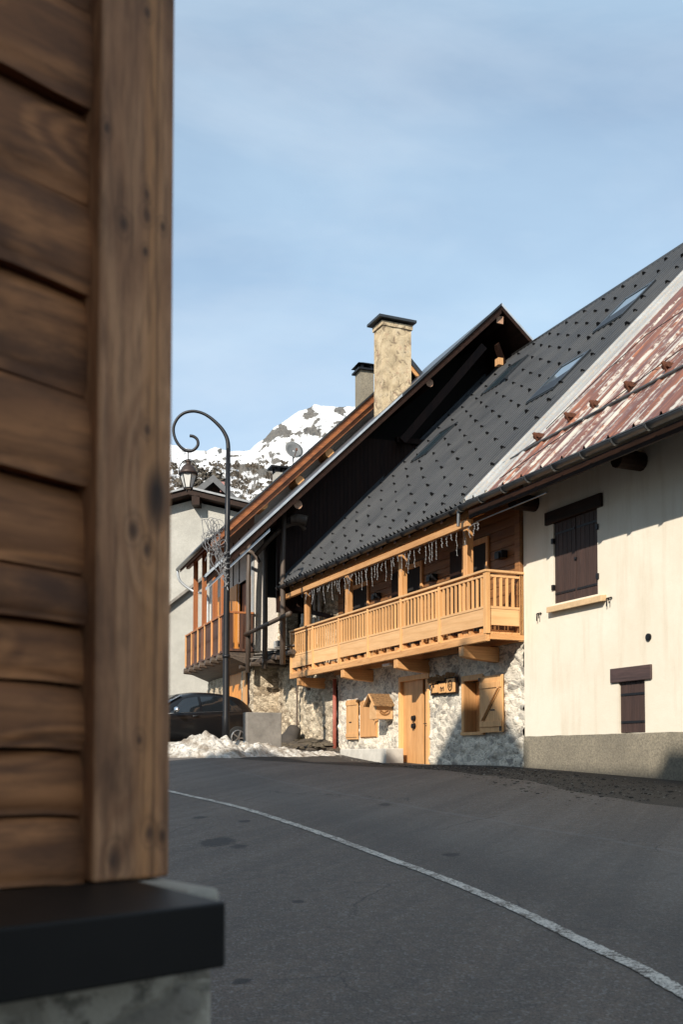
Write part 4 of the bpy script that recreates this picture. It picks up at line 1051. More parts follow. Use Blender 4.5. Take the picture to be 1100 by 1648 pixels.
for i in range(8):
    s_ = .05+i*.98; mk_obj('console_beam', MB().tube([Q(s_, 0, 3.2), Q(s_, 1.02, 3.3)], .11, 8), m_grey_wood, hh)
B('handrail', H, (-.1, 7.12, .86, .94, 4.66, 4.72), m_red_wood_z, hh); B('handrail', H, (-.1, -.02, .02, .86, 4.66, 4.72), m_red_wood_z, hh)
k = 0; s_ = .0
while s_ < 7.05:
    wd = .13; pt = MB()
    z0, z1 = 3.5, 4.66; a = s_; b2 = s_+wd
    pts = [(a, z0), (b2, z0), (b2, z0+.35), (b2-.035, z0+.5), (b2, z0+.65), (b2, z1-.2), (b2-.03, z1-.1), (b2, z1), (a, z1), (a+.03, z1-.1), (a, z1-.2), (a, z0+.65), (a+.035, z0+.5), (a, z0+.35)]
    mk_obj('baluster_board', MB().prism([Q(x, .87, z) for x, z in pts], H.v*.025), m_old_bal, hh); s_ += .165
for i in range(5):
    w = .06+i*.165
    mk_obj('baluster_board', MB().box(H, -.08, -.055, w, w+.12, 3.5, 4.66), m_old_bal if i != 3 else m_orange_door, hh)
for s_ in (-.08, 1.1, 2.3, 3.5, 4.7, 5.9, 7.05): B('rail_post', H, (s_-.024, s_+.024, .90, .95, 3.45, 4.74), m_honey_z, hh)
sc = mk_obj('chimney', chim(H, 1.0, 1.55, -4.12, -4.62, 11.8, 13.72, .12, .005), m_plinth, hh)
cp = MB().box(H, .9, 1.65, -4.72, -4.02, 13.72, 13.78); cp.box(H, 1.0, 1.06, -4.6, -4.5, 13.78, 13.95); cp.box(H, 1.0, 1.06, -4.24, -4.14, 13.78, 13.95); cp.box(H, 1.45, 1.51, -4.6, -4.14, 13.78, 13.95)
cp.hexa([Q(.88, -4.74, 13.93), Q(1.67, -4.74, 13.93), Q(1.67, -4.0, 13.93), Q(.88, -4.0, 13.93), Q(1.05, -4.5, 14.02), Q(1.5, -4.5, 14.02), Q(1.5, -4.24, 14.02), Q(1.05, -4.24, 14.02)])
mk_obj('chimney_cap', cp, m_black, sc)
sc = mk_obj('vent_stack', chim(H, 2.6, 3.0, -1.45, -1.80, 9.2, 10.22, .12, .005), m_greyplaster, hh)
cp = MB().box(H, 2.5, 3.1, -1.98, -1.26, 10.38, 10.44)
for q in (-1.47, -1.76): cp.box(H, 2.62, 2.70, q-.04, q+.04, 10.22, 10.38); cp.box(H, 2.9, 2.98, q-.04, q+.04, 10.22, 10.38)
mk_obj('stack_cap', cp, m_black, sc)
# satellite dish
c0 = H.P(.6, -1.52, 10.42); dn = Vector((.35, -.86, .36)).normalized()
sd = thing('satellite_dish', 'small grey satellite dish standing over the roof edge against the snowy mountain', 'satellite dish', c0-Vector((0, 0, .55)))
ax = dn.orthogonal().normalized(); ay = dn.cross(ax); mb = MB(); vs = []
for rr, dd in ((0.02, 0), (.12, .01), (.22, .035), (.32, .08)):
    for k in range(20): vs.append(c0+(ax*cos(k*pi/10)+ay*sin(k*pi/10))*rr*1.02+dn*dd)
for rr, dd in ((.32, .065), (.12, -.005)):
    for k in range(20): vs.append(c0+(ax*cos(k*pi/10)+ay*sin(k*pi/10))*rr*1.02+dn*dd)
mb.add(vs, [(i*20+k, i*20+(k+1) % 20, (i+1)*20+(k+1) % 20, (i+1)*20+k) for i in range(5) for k in range(20)])
mk_obj('dish', mb, plain('dish grey', (.16, .165, .165), .55, .2, .2), sd, smooth=True)
mk_obj('receiver_arm', MB().tube([c0+Vector((0, 0, -.30))+dn*.06, c0+dn*.34+Vector((0, 0, -.16))], .012, 6).box(Frame((c0+dn*.34).xy, 0), -.03, .03, -.03, .03, (c0+dn*.34).z-.2, (c0+dn*.34).z-.12), m_rust, sd)
mk_obj('mast', MB().tube([c0-Vector((0, 0, .75))-dn*.03, c0-dn*.03+Vector((0, 0, -.05))], .022, 6), m_gutter, sd)

# ================================================================== HOUSES AT THE END OF THE STREET
gh = thing('grey_house', 'tall blank grey rendered house with shallow gable closing the end of the street', 'house', (-8, 50, 0))
A4 = Frame((-6.85, 46.0), radians(-4))                   # s runs away, v to the left
ap4 = at(306, 797, 46); le = at(150, 838, 46); re = at(410, 822, 46)
g4 = MB(); dep = Vector((.4, 12, 0))
g4.prism([Vector((le.x, 46.2, -.6)), Vector((re.x, 46.2, -.6)), Vector((re.x, 46.2, re.z-.2)), Vector((ap4.x, 46.2, ap4.z-.2)), Vector((le.x, 46.2, le.z-.2))], dep)
mk_obj('wall', g4, m_greyplaster, gh)
rf = MB(); y0 = Vector((0, -.75, 0))
for a, b_ in ((ap4, re+(re-ap4)*.08), (ap4, le+(le-ap4)*.08)): rf.prism([Vector((a.x, 45.5, a.z-.08)), Vector((b_.x, 45.5, b_.z-.08)), Vector((b_.x, 45.5, b_.z+.16)), Vector((a.x, 45.5, a.z+.16))], dep*1.1)
r4 = mk_obj('roof', rf, m_dark_wood_s, gh)
rf = MB()
for a, b_ in ((ap4, re+(re-ap4)*.1), (ap4, le+(le-ap4)*.1)): rf.prism([Vector((a.x, 45.4, a.z+.17)), Vector((b_.x, 45.4, b_.z+.17)), Vector((b_.x, 45.4, b_.z+.26)), Vector((a.x, 45.4, a.z+.26))], dep*1.1)
mk_obj('roof_sheet', rf, m_gutter, r4)
for x in (-6.9,): mk_obj('purlin', MB().beam(Vector((x+.35, 45.5, ap4.z-.35)), Vector((x+.35, 47, ap4.z-.35)), .35, .4), m_dark_wood_s, gh)
# lean-to in front with a sloping capping
l0 = at(235, 1006, 44.5); l1 = at(345, 921, 44.5)
lt = MB().prism([Vector((l0.x, 44.5, -.6)), Vector((l1.x, 44.5, -.6)), l1, l0], Vector((.1, 1.6, 0)))
lo = mk_obj('lean_to_wall', lt, m_greyplaster, gh)
mk_obj('lean_to_roof', MB().prism([l0+Vector((0, -.3, .0)), l1+Vector((0, -.3, .0)), l1+Vector((0, -.3, .14)), l0+Vector((0, -.3, .14))], Vector((0, 1.9, 0))), m_concrete, lo)
fh = thing('barn', 'small dark wooden gable peeping over the grey house roof', 'barn', (-8, 64, 0))
ap5 = at(345, 770, 60); p1 = at(410, 832, 60); p2 = at(300, 806, 60)
mk_obj('gable_wall', MB().prism([Vector((p2.x, 60.3, 4)), Vector((p1.x, 60.3, 4)), Vector((p1.x, 60.3, p1.z)), Vector((ap5.x, 60.3, ap5.z-.3)), Vector((p2.x, 60.3, p2.z-.4))], (0, 9, 0)), m_dark_wood_z, fh)
rf = MB()
for b_ in (p1, p2): rf.prism([Vector((ap5.x, 59.5, ap5.z-.35)), Vector((b_.x, 59.5, b_.z-.35)), Vector((b_.x, 59.5, b_.z+.1)), Vector((ap5.x, 59.5, ap5.z+.1))], (0, 10, 0))
mk_obj('roof', rf, m_gutter_dk, fh)
q = at(358, 784, 59.9); mk_obj('painted_board', MB().box(WF, q.y-.1, q.y, -q.x-.13, -q.x+.13, q.z-.3, q.z+.3), plain('pink board', (.35, .17, .15), .8, 0, .3), fh)
q = at(325, 776, 66); mb = MB()
for k in range(260):
    a = random.uniform(0, 2*pi); rr = random.uniform(0, 1)**.5; c_ = q+Vector((cos(a)*rr*1.5, random.uniform(-.8, .8), sin(a)*rr*1.0)); d_ = Vector((random.uniform(-.2, .2), random.uniform(-.2, .2), random.uniform(-.2, .2)))
    mb.add([c_-d_, c_+Vector((.18, .02, .05)), c_+d_, c_+Vector((-.12, .05, .1))], [(0, 1, 2, 3)])
bsh = thing('bush', 'bare brown round bush beyond the roof of the grey house', 'bush', (q.x, q.y, q.z-8))
mk_obj('crown', mb, plain('dry twigs', (.10, .085, .065), .9, 0, .5), bsh)
mk_obj('stem', MB().tube([q-Vector((0, 0, 8)), q], [.3, .12], 8), m_grey_wood, bsh)

# ================================================================== STREET LAMP
YL = 25.0
lamp = thing('street_lamp', 'tall black street lamp with curled swan neck and hanging lantern', 'street lamp', at(364, 1216, YL))
base = at(363.5, 1216, YL); topp = at(367.5, 722, YL)
gz = ground_z(base.x, YL)
pm = MB().tube([Vector((base.x, YL, gz-.05)), Vector((base.x, YL, gz+.9)), Vector((base.x, YL, gz+.95)), at(364.5, 1000, YL), at(366, 850, YL), topp], [.10, .095, .085, .08, .068, .055], 14)
pm.tube([Vector((base.x, YL, gz+2.35)), Vector((base.x, YL, gz+2.43))], .10, 14)
mk_obj('pole', pm, m_black, lamp, smooth=True)
sp = [(367.5, 724), (366.8, 712), (364, 702), (357, 690), (346, 678.5), (335.5, 670.2), (324.5, 664.5), (311, 661.8), (297, 664.5), (286.4, 672.7), (280, 685), (279.6, 697), (283.6, 709.5), (292, 720.5), (302.7, 726), (312, 724), (318.4, 716.4), (317.7, 708), (312, 702.7), (305.5, 701.4)]
cv = catmull([at(x, y, YL) for x, y in sp], 5); n = len(cv)
mk_obj('swan_neck', MB().tube(cv, [.055-.018*min(1, i/30) for i in range(n)], 10), m_black, lamp, smooth=True)
lc_ = at(303, 764, YL)
ln = thing  # lantern is a part of the lamp
hx = MB(); pr = [(.20, .0), (.225, .02), (.235, .045), (.19, .10), (.165, .17), (.11, .23), (.06, .26), (.055, .31), (.09, .33), (.02, .37)]
lant = mk_obj('lantern', MB().lathe(lc_, pr, 12), plain('brown lantern cap', (.06, .038, .03), .5, .4, .3), lamp, smooth=True)
gl = MB(); m, t, b = mat('milky lantern glass', .35); b.inputs['Base Color'].default_value = (.62, .61, .57, 1)
gl.lathe(lc_+Vector((0, 0, -.34)), [(.095, 0), (.205, .34)], 6); mk_obj('lantern_glass', gl, m, lant)
fr_ = MB()
for k in range(6):
    a = 2*pi*k/6; fr_.tube([lc_+Vector((.1*cos(a), .1*sin(a), -.35)), lc_+Vector((.215*cos(a), .215*sin(a), .0))], .011, 5)
for z, rr in ((-.34, .105), (-.0, .215)): fr_.tube([lc_+Vector((rr*cos(k*pi/6), rr*sin(k*pi/6), z)) for k in range(13)], .014, 5)
for k in range(3): fr_.tube([lc_+Vector((.07*cos(k*2.1), .07*sin(k*2.1), -.35)), lc_+Vector((.06*cos(k*2.1), .06*sin(k*2.1), -.42))], .012, 5)
mk_obj('lantern_frame', fr_, m_black, lant)
mk_obj('hoop', MB().tube([lc_+Vector((.235*cos(radians(a)), 0, .08+.30*sin(radians(a)))) for a in range(-25, 206, 11)], .012, 6).tube([lc_+Vector((0, 0, .38)), lc_+Vector((0, 0, .57))], .014, 6), m_black, lant)

# white wire light ornament strapped to the pole
wo_ = MB(); random.seed(21)
for k in range(22):
    x0, y0 = random.choice([(345, 838), (350, 855), (340, 870), (352, 880), (338, 850), (334, 883), (346, 900), (358, 905)]); x0 += random.uniform(-8, 8); y0 += random.uniform(-10, 10)
    c0 = at(x0, y0, YL-.1+random.uniform(-.2, .2)); r0 = random.uniform(.10, .22); a0_ = random.uniform(0, 6); tn = random.uniform(.7, 1.4); sg = random.choice((-1, 1))
    wo_.tube([c0+Vector((cos(a0_+sg*j*.42)*r0*(1-j/20), .03*sin(j), sin(a0_+sg*j*.42)*r0*1.5*(1-j/20))) for j in range(int(13*tn))], .0075, 5)
for k in range(9):
    a = at(364, 905+random.uniform(-5, 40), YL-.1); b2 = at(random.uniform(322, 350), random.uniform(828, 880), YL-.1+random.uniform(-.15, .15)); mid_ = (a+b2)/2+Vector((random.uniform(-.15, .15), 0, -.12))
    wo_.tube(catmull([a, mid_, b2], 6), .009, 5)
orn = mk_obj('light_ornament', wo_, m_il)
band = MB()
for y in (893, 902, 911, 920, 934): q = at(364.8, y, YL); band.tube([q+Vector((.085*cos(k*pi/5), .085*sin(k*pi/5), .01*k-.03)) for k in range(11)], .013, 5)
for k in range(26): q = at(364.8+random.uniform(-5, 2), random.uniform(888, 945), YL-.1); band.tube([q, q+Vector((random.uniform(-.08, .08), -.02, random.uniform(-.12, .1)))], .012, 4)
mk_obj('wrapped_cable', band, m_il, orn)
tag(orn, 'tangle of white wire scrolls, an unlit Christmas light figure strapped to the lamp post', 'light ornament')

# ================================================================== SNOW, BLOCKS, BOULDER
def heap(name, pts_fn, x0, x1, y0, y1, nx_, ny_, m_):
    mb = MB()
    for j in range(ny_+1):
        for i in range(nx_+1):
            x = x0+(x1-x0)*i/nx_; y = y0+(y1-y0)*j/ny_; h_ = pts_fn(x, y); mb.v.append(Vector((x, y, ground_z(x, y)+h_)))
    for j in range(ny_):
        for i in range(nx_): mb.f.append((j*(nx_+1)+i, j*(nx_+1)+i+1, (j+1)*(nx_+1)+i+1, (j+1)*(nx_+1)+i)); mb.mi.append(0)
    return mk_obj(name, mb, m_, smooth=True)
def lump(x, y, cx, cy, rx, ry, h_): return h_*exp(-((x-cx)/rx)**2-((y-cy)/ry)**2)
def snow_h(x, y):
    n5 = noise.fractal(Vector((x*2.2, y*2.2, 3)), 1, 2, 5); n9 = noise.fractal(Vector((x*7, y*7, 1)), 1, 2, 4)
    cl = noise.voronoi(Vector((x*3.2, y*3.2, 2)))[0]; e = (cl[1]-cl[0])
    # strip that follows the road edge, from the left heap to the foot of the stone house
    yb = interp([(-12, 26.5), (-5, 24.6), (-3, 24.2), (-2, 24.9), (-.9, 26.4), (0.0, 27.9), (1.0, 29)], x)
    h_ = .19*exp(-((y-yb)/.75)**2) if x < .35 else 0
    h_ *= min(1, max(0, (.3-x)/.6))
    h_ += lump(x, y, -3.2, 24.75, .60, .8, .46)+lump(x, y, -4.5, 24.9, .8, .8, .18)+lump(x, y, -1.7, 25.5, .9, .7, .18)+lump(x, y, -2.35, 25.9, .5, .5, .24)+lump(x, y, -.9, 27.2, .8, .8, .05)
    h_ += (n5*.15+n9*.03+(e-.25)*.12)*min(1, h_*4.5)
    h_ *= 1-.35*max(0, min(1, (x+2.25)/.7))
    return h_-.075
o = heap('snow_bank', snow_h, -9, .8, 23.2, 31, 330, 260, m_snow); o['kind'] = 'stuff'
tag(o, 'dirty ploughed snow heaped along the road edge below the black car', 'snow', kind='stuff')
F2 = M
bb = P(0, 0, 0)
blk = at(399, 1200, 25.6); KB = Frame((blk.x, 25.6), AM)
mb = MB().box(KB, 0, .34, -.90, .02, -.35, 1.10)
cbk = thing('concrete_block', 'upright weathered concrete block standing in the snow behind the black car', 'concrete block', (blk.x, 25.6, -.2))
mk_obj('block', mb, m_concrete, cbk, bevel=.02)
m_stain = None
tr = thing('concrete_trough', 'low pale concrete block lying against the stone wall left of the front door', 'concrete block', P(6.5, .5, -.25))
mk_obj('block', MB().box(M, 5.15, 7.95, .12, .62, -.5, .19), m_concrete_lt, tr, bevel=.02)
q = P(12.1, .45, .55)
bd = MB(); seg = 18; pr = [(.30, -.3), (.32, .0), (.31, .22), (.27, .38), (.18, .48), (.06, .52)]
bd.lathe(q-Vector((0, 0, .15)), pr, seg); bd.v = [v+(v-q)*.5*noise.noise(v*3.1) for v in bd.v]
tag(mk_obj('boulder', bd, plain('dark boulder', (.05, .042, .035), .9, 0, .4, 4, .6), smooth=True), 'dark rounded boulder at the foot of the old stone wall', 'boulder')
rb = MB(); random.seed(5)
for i in range(170):
    s_ = random.uniform(9.2, 13.4); w = random.uniform(.15, 1.3); p = P(s_, w, 0); r_ = random.uniform(.03, .12); z = ground_z(p.x, p.y)+random.uniform(0, .22)*(1-w/1.5)
    rb.hexa([p+Vector((dx*r_*random.uniform(.6, 1.3), dy*r_*random.uniform(.6, 1.3), z+dz*r_*.7)) for dz in (0, 1) for dx, dy in ((-1, -1), (1, -1), (1, 1), (-1, 1))])
tag(mk_obj('rubble', rb, plain('brown rubble', (.10, .08, .055), .9, 0, .5, 5, .4)), 'brown earth and rubble strewn along the foot of the old stone wall', 'rubble', kind='stuff')
# earth bank under the rubble
mb = MB()
for i in range(60):
    for j in range(12):
        s_ = 9.0+6.0*i/59; w = 1.6*j/11; p = P(s_, w, 0); mb.v.append(Vector((p.x, p.y, ground_z(p.x, p.y)+.26*(1-j/11)*min(1, (i/10))-.02+.05*noise.fractal(p*3, 1, 2, 4))))
for i in range(59):
    for j in range(11): mb.f.append((i*12+j, i*12+j+1, (i+1)*12+j+1, (i+1)*12+j)); mb.mi.append(0)
o = mk_obj('earth_bank', mb, plain('brown earth', (.085, .065, .045), .95, 0, .5, 6, .8, .02), smooth=True); o['kind'] = 'structure'

gv = MB(); random.seed(11)
for i in range(3600):
    s_ = random.uniform(-6.5, 8.5); w = random.uniform(.08, 1.0)**.8*interp([(-6.5, 3.4), (-4, 2.8), (0, 1.7), (4, 1.25), (8.5, .9)], s_)*1.08; p = P(s_, w, 0); r_ = random.uniform(.005, .014)*(1 if random.random() < .95 else 2)
    z = ground_z(p.x, p.y)-.3*r_
    gv.hexa([p+Vector((dx*r_*random.uniform(.6, 1.3), dy*r_*random.uniform(.6, 1.3), z+dz*r_)) for dz in (0, 1) for dx, dy in ((-1, -1), (1, -1), (1, 1), (-1, 1))])
m, t, b = mat('verge gravel', .9); oi = noi(t, coords(t, kind='World'), 9, 3); setc(t, b, ramp(t, oi, [(.35, (.03, .026, .022)), (.55, (.10, .085, .07)), (.68, (.34, .31, .27))]))
tag(mk_obj('gravel', gv, m), 'dark gritty gravel and crumbs scattered between the road and the house fronts', 'gravel', kind='stuff')

# ================================================================== CAR
def build_car():
    root = thing('parked_car', 'glossy black hatchback parked behind the snow heap', 'car', (-3.2, 26.4, ground_z(-3.2, 26.4)))
    m, t, paint = mat('black car paint', .35); paint.inputs['Base Color'].default_value = (.006, .006, .007, 1); paint.inputs['Specular IOR Level'].default_value = .3; paint.inputs['Coat Weight'].default_value = .25; paint.inputs['Coat Roughness'].default_value = .05
    mp_ = m
    m_tyre = plain('tyre', (.015, .015, .015), .85); m_rim = plain('alloy rim', (.35, .36, .37), .35, .8, .1); m_chrome = plain('chrome', (.7, .7, .7), .15, 1, .05)
    Lc = 4.15
    # x along the car, front at 0; stations: x, half width, sill z, belt z, roof z, roof half width
    top = [(0, .62), (.12, .74), (.5, .86), (1.0, .94), (1.18, .98), (1.55, 1.22), (1.95, 1.43), (2.3, 1.50), (2.8, 1.51), (3.3, 1.47), (3.65, 1.40), (3.85, 1.22), (4.0, 1.02), (4.1, .85), (4.15, .62)]
    belt = [(0, .60), (.3, .72), (1.0, .88), (1.6, .92), (2.6, .96), (3.5, 1.02), (3.95, 1.0), (4.15, .6)]
    hw_ = [(0, .55), (.15, .74), (.5, .84), (1.0, .875), (2, .885), (3.2, .88), (3.8, .84), (4.05, .76), (4.15, .6)]
    def sect(x):
        T = interp(top, x); Bt = min(interp(belt, x), T-.005); w = interp(hw_, x); z0 = .22+.12*max(0, 1-x/.5)+.12*max(0, (x-3.7)/.45)
        rw = w*(.70 if T-Bt > .12 else .80); f = min(1, (T-Bt)/.4)
        rw = w*(.86-.17*f)
        half = [(w*.90, z0), (w*.98, z0+.10), (w, .50), (w*.985, (Bt+.55)/2+.05), (w*.965, Bt-.03), (w*.93, Bt), (w*.93*.6+rw*.4, Bt*.55+T*.45-.005), (rw, T-.05*f-.008), (rw*.86, T-.012*f), (rw*.45, T+.012), (0, T+.018)]
        return half
    xs_ = [0, .04, .12, .25, .5, .75, 1.0, 1.18, 1.35, 1.55, 1.75, 1.95, 2.1, 2.3, 2.55, 2.8, 3.05, 3.3, 3.5, 3.65, 3.78, 3.85, 3.93, 4.0, 4.08, 4.15]
    mb = MB(); K = 21
    for x in xs_:
        h_ = sect(x); ring = [(-y, z) for y, z in h_][:-1]+[h_[-1]]+[(y, z) for y, z in h_[:-1]][::-1]
        mb.v += [Vector((x, y, z)) for y, z in ring]
    n = len(xs_)
    for i in range(n-1):
        for k in range(K-1): mb.f.append((i*K+k, (i+1)*K+k, (i+1)*K+k+1, i*K+k+1)); mb.mi.append(0)
    mb.f += [tuple(range(K)), tuple((n-1)*K+k for k in range(K))[::-1]]; mb.mi += [0, 0]
    parts = [('body', mb, mp_, True)]
    def side(x, f):                                     # point on the greenhouse side at fraction f between belt and roof
        h_ = sect(x); (y0, z0), (y1, z1), (y2, z2) = h_[5], h_[6], h_[7]
        if f < .5: u_ = f/.5; return Vector((x, y0+(y1-y0)*u_, z0+(z1-z0)*u_))
        u_ = (f-.5)/.5; return Vector((x, y1+(y2-y1)*u_, z1+(z2-z1)*u_))
    for sg in (-1, 1):
        for nm, xa, xb in (('front_side_window', 1.42, 2.28), ('rear_side_window', 2.36, 3.08), ('quarter_window', 3.14, 3.55)):
            g_ = MB(); cols_ = 8; st = []
            for i in range(cols_+1):
                x = xa+(xb-xa)*i/cols_; f1 = .88
                if nm == 'front_side_window': f1 = min(.88, .15+(x-xa)*1.9)
                if nm == 'quarter_window': f1 = min(.80, .15+(xb-x)*2.6)
                for j in range(5):
                    p = side(x, .07+(max(f1, .09)-.07)*j/4); st.append(Vector((p.x, sg*(p.y+.008), p.z)))
            g_.add(st, [(i*5+j, i*5+j+1, (i+1)*5+j+1, (i+1)*5+j) for i in range(cols_) for j in range(4)])
            parts.append((nm, g_, m_glass, True))
        ml = MB(); ml.lathe(Vector((1.50, sg*.99, .93)), [(.02, 0), (.085, .02), (.10, .07), (.085, .13), (.03, .15)], 10)
        ml.v = [Vector((1.50+(v.x-1.50)*.6, v.y, v.z)) for v in ml.v]; ml.tube([Vector((1.50, sg*.86, .95)), Vector((1.50, sg*.97, .97))], .025, 6)
        parts.append(('wing_mirror', ml, m_chrome, True))
        hl = MB(); hl.prism([Vector((.08, sg*.70, .60)), Vector((.45, sg*.845, .66)), Vector((.50, sg*.84, .76)), Vector((.14, sg*.70, .70))], Vector((0, sg*.012, 0)))
        parts.append(('headlight', hl, plain('lamp glass', (.4, .42, .44), .1, 0, .1), False))
        tl = MB(); tl.prism([Vector((3.92, sg*.80, .78)), Vector((4.10, sg*.68, .78)), Vector((4.05, sg*.70, .98)), Vector((3.88, sg*.80, .98))], Vector((0, sg*.02, 0)))
        parts.append(('tail_light', tl, plain('red lamp', (.25, .01, .01), .2, 0, .1), False))
        for x in (2.12, 2.98): parts.append(('door_handle', MB().tube([Vector((x-.09, sg*.89, .86)), Vector((x+.09, sg*.89, .87))], .014, 6), m_gutter_dk, True))
        tm = MB(); tm.tube([Vector((side(x, .04).x, sg*(side(x, .04).y+.01), side(x, .04).z)) for x in (1.35, 1.8, 2.4, 3.0, 3.6)], .009, 5)
        parts.append(('window_trim', tm, m_gutter, True))
    ws = MB(); st = []
    for i in range(7):
        x = 1.22+(1.90-1.22)*i/6; T = interp(top, x)+.02; w = interp(hw_, x)*(.86-.17*min(1, (T-interp(belt, x))/.4))*.93
        for j in range(7): st.append(Vector((x, w*(j/3-1), T+.018-.02*abs(j/3-1)**2)))
    ws.add(st, [(i*7+j, i*7+j+1, (i+1)*7+j+1, (i+1)*7+j) for i in range(6) for j in range(6)])
    parts.append(('windscreen', ws, m_glass, True))
    for x in (.78, 3.38):
        for sg in (-1, 1):
            wl = MB(); wl.tube([Vector((x, sg*.70, .31)), Vector((x, sg*.72, .31)), Vector((x, sg*.88, .31)), Vector((x, sg*.895, .31))], [.28, .315, .315, .29], 24)
            parts.append(('wheel', wl, m_tyre, True))
            rm_ = MB(); c0 = Vector((x, sg*.897, .31))
            for k in range(5): a = 2*pi*k/5; rm_.beam(c0, c0+Vector((cos(a)*.2, 0, sin(a)*.2)), .03, .06, up=Vector((0, 1, 0)))
            rm_.tube([c0+Vector((.205*cos(k*pi/8), 0, .205*sin(k*pi/8))) for k in range(17)], .018, 6)
            parts.append(('rim', rm_, m_rim, False))
    return root, parts
root, parts = build_car()
cx_, cy_ = -2.65, 28.2                                   # tail of the car
hd_ = radians(180+37)                                    # heading of the bonnet
gzc = ground_z(-3.6, 27)+.02
R_ = Matrix.Rotation(hd_, 3, 'Z'); Tt = Vector((cx_, cy_, gzc))
last = None
for nm, mb, m_, sm in parts:
    mb.v = [Tt+R_@Vector((4.15-v.x, -v.y, v.z)) for v in mb.v]
    o = mk_obj(nm, mb, m_, last if nm == 'rim' else root, smooth=sm)
    if nm == 'wheel': last = o
    if nm == 'body':
        sb = o.modifiers.new('sub', 'SUBSURF'); sb.levels = 1; sb.render_levels = 1

# ================================================================== FOREGROUND CHALET CORNER
K = Frame((-.317, 1.9), radians(131.8)); KP = K.P
FB1, FB2 = (.27, .15, .078), (.135, .070, .036)
def mk_fore(name, along, c1, c2, sc=7, seed=0.0, band=False):
    m, t, b = mat(name, .75)
    def cc(k):
        co = coords(t, {'s': (1, k, 1), 'z': (1, 1, k)}[along], -K.ang, 'World')
        oi = N(t, 'ShaderNodeObjectInfo'); cb = N(t, 'ShaderNodeCombineXYZ'); add = N(t, 'ShaderNodeVectorMath', operation='ADD')
        r_ = mth(t, 'MULTIPLY_ADD', oi.outputs['Random'], 30); t.nodes[-1].inputs[2].default_value = seed
        for q in range(3): t.links.new(r_, cb.inputs[q])
        t.links.new(co, add.inputs[0]); t.links.new(cb.outputs[0], add.inputs[1]); return add.outputs[0]
    co, ck_ = cc(.09), cc(.42)
    v = N(t, 'ShaderNodeTexVoronoi'); v.inputs['Scale'].default_value = 4.6; t.links.new(ck_, v.inputs[0]); kd = v.outputs['Distance']
    g0 = noi(t, co, sc, 3, .5, .4); fine_ = noi(t, co, sc*9, 4, .65); blot = noi(t, ck_, 3.2, 6, .65)
    rings = mth(t, 'ADD', mth(t, 'MULTIPLY', g0, 5.5), mth(t, 'MULTIPLY', ramp(t, kd, [(0.08, 1.0), (.45, 0.0)]), 3.6))
    wv = mth(t, 'SINE', mth(t, 'MULTIPLY', rings, 6.0))
    f = ramp(t, mth(t, 'MULTIPLY_ADD', wv, .5), [(.05, 0.0), (.95, 1.0)]); t.nodes[-2].inputs[2].default_value = .5
    f = mth(t, 'MULTIPLY_ADD', f, .55); t.nodes[-1].inputs[2].default_value = .2
    c = mixc(t, f, c2, c1)
    c = mixc(t, ramp(t, blot, [(.38, .85), (.50, 0.0)]), c, tuple(x*.40 for x in c2))
    c = mixc(t, ramp(t, blot, [(.54, 0.0), (.70, .7)]), c, (c1[0]*1.45, c1[1]*1.45, c1[2]*1.45))
    if band:                                            # golden heartwood flame down the right third of the post
        g = N(t, 'ShaderNodeNewGeometry'); vm = N(t, 'ShaderNodeVectorMath', operation='DOT_PRODUCT'); t.links.new(g.outputs['Position'], vm.inputs[0]); vm.inputs[1].default_value = tuple(K.u)
        ds_ = mth(t, 'ADD', mth(t, 'ADD', vm.outputs['Value'], -(K.o.dot(K.u)+.045)), mth(t, 'MULTIPLY', mth(t, 'SUBTRACT', noi(t, co, 5, 4), .5), .07))
        h_ = ramp(t, mth(t, 'ABSOLUTE', ds_), [(.006, .8), (.03, 0.0)])
        c = mixc(t, h_, c, (.60, .265, .10))
        gs = N(t, 'ShaderNodeSeparateXYZ'); t.links.new(g.outputs['Position'], gs.inputs[0])
        wb = mth(t, 'MULTIPLY', mth(t, 'SUBTRACT', noi(t, cc(1.0), 30, 3), .5), .9)
        for kx, ky, kr in ((236, 312, .009), (236, 345, .012), (234, 405, .008), (262, 365, .010), (198, 358, .014), (172, 205, .009), (237, 20, .010), (214, 852, .016), (236, 885, .012), (237, 692, .010), (224, 1190, .010), (185, 1385, .020), (240, 1340, .014), (262, 1345, .012)):
            ks, kz = K.onw(kx, ky, 0)
            a1 = mth(t, 'MULTIPLY', mth(t, 'ADD', vm.outputs['Value'], -(K.o.dot(K.u)+ks)), 1/kr); a2 = mth(t, 'MULTIPLY', mth(t, 'ADD', gs.outputs[2], -kz), 1/(kr*1.7))
            rr_ = mth(t, 'ADD', mth(t, 'SQRT', mth(t, 'ADD', mth(t, 'MULTIPLY', a1, a1), mth(t, 'MULTIPLY', a2, a2))), wb)
            c = mixc(t, ramp(t, mth(t, 'MULTIPLY', rr_, .25), [(.06, .85), (.17, .35), (.24, .05), (.30, .28), (.40, 0.0)]), c, (.05, .022, .012))
        c = mixc(t, ramp(t, mth(t, 'ADD', ds_, .012), [(-.0, .0), (.004, .55), (.009, 0.0)]), c, (.05, .022, .01))
    c = mixc(t, ramp(t, kd, [(.10, .95), (.17, 0.0)]), c, (.03, .014, .008))
    c = mixc(t, ramp(t, fine_, [(.36, .55), (.54, 0.0)]), c, tuple(x*.5 for x in c2))
    setc(t, b, c); bump(t, b, mth(t, 'ADD', fine_, f), .5, .004); return m
m_fore_post = mk_fore('chalet post wood', 'z', (.56, .275, .13), (.33, .14, .06), 8, 1.3, True)
m_fore_plank = mk_fore('chalet plank wood', 's', (.52, .205, .070), (.19, .068, .022), 4, 4.1)
ct = thing('wooden_chalet', 'blurred corner of a dark brown timber chalet on a black ledge, nearest the viewer', 'chalet', KP(1.5, -2, -1.5))
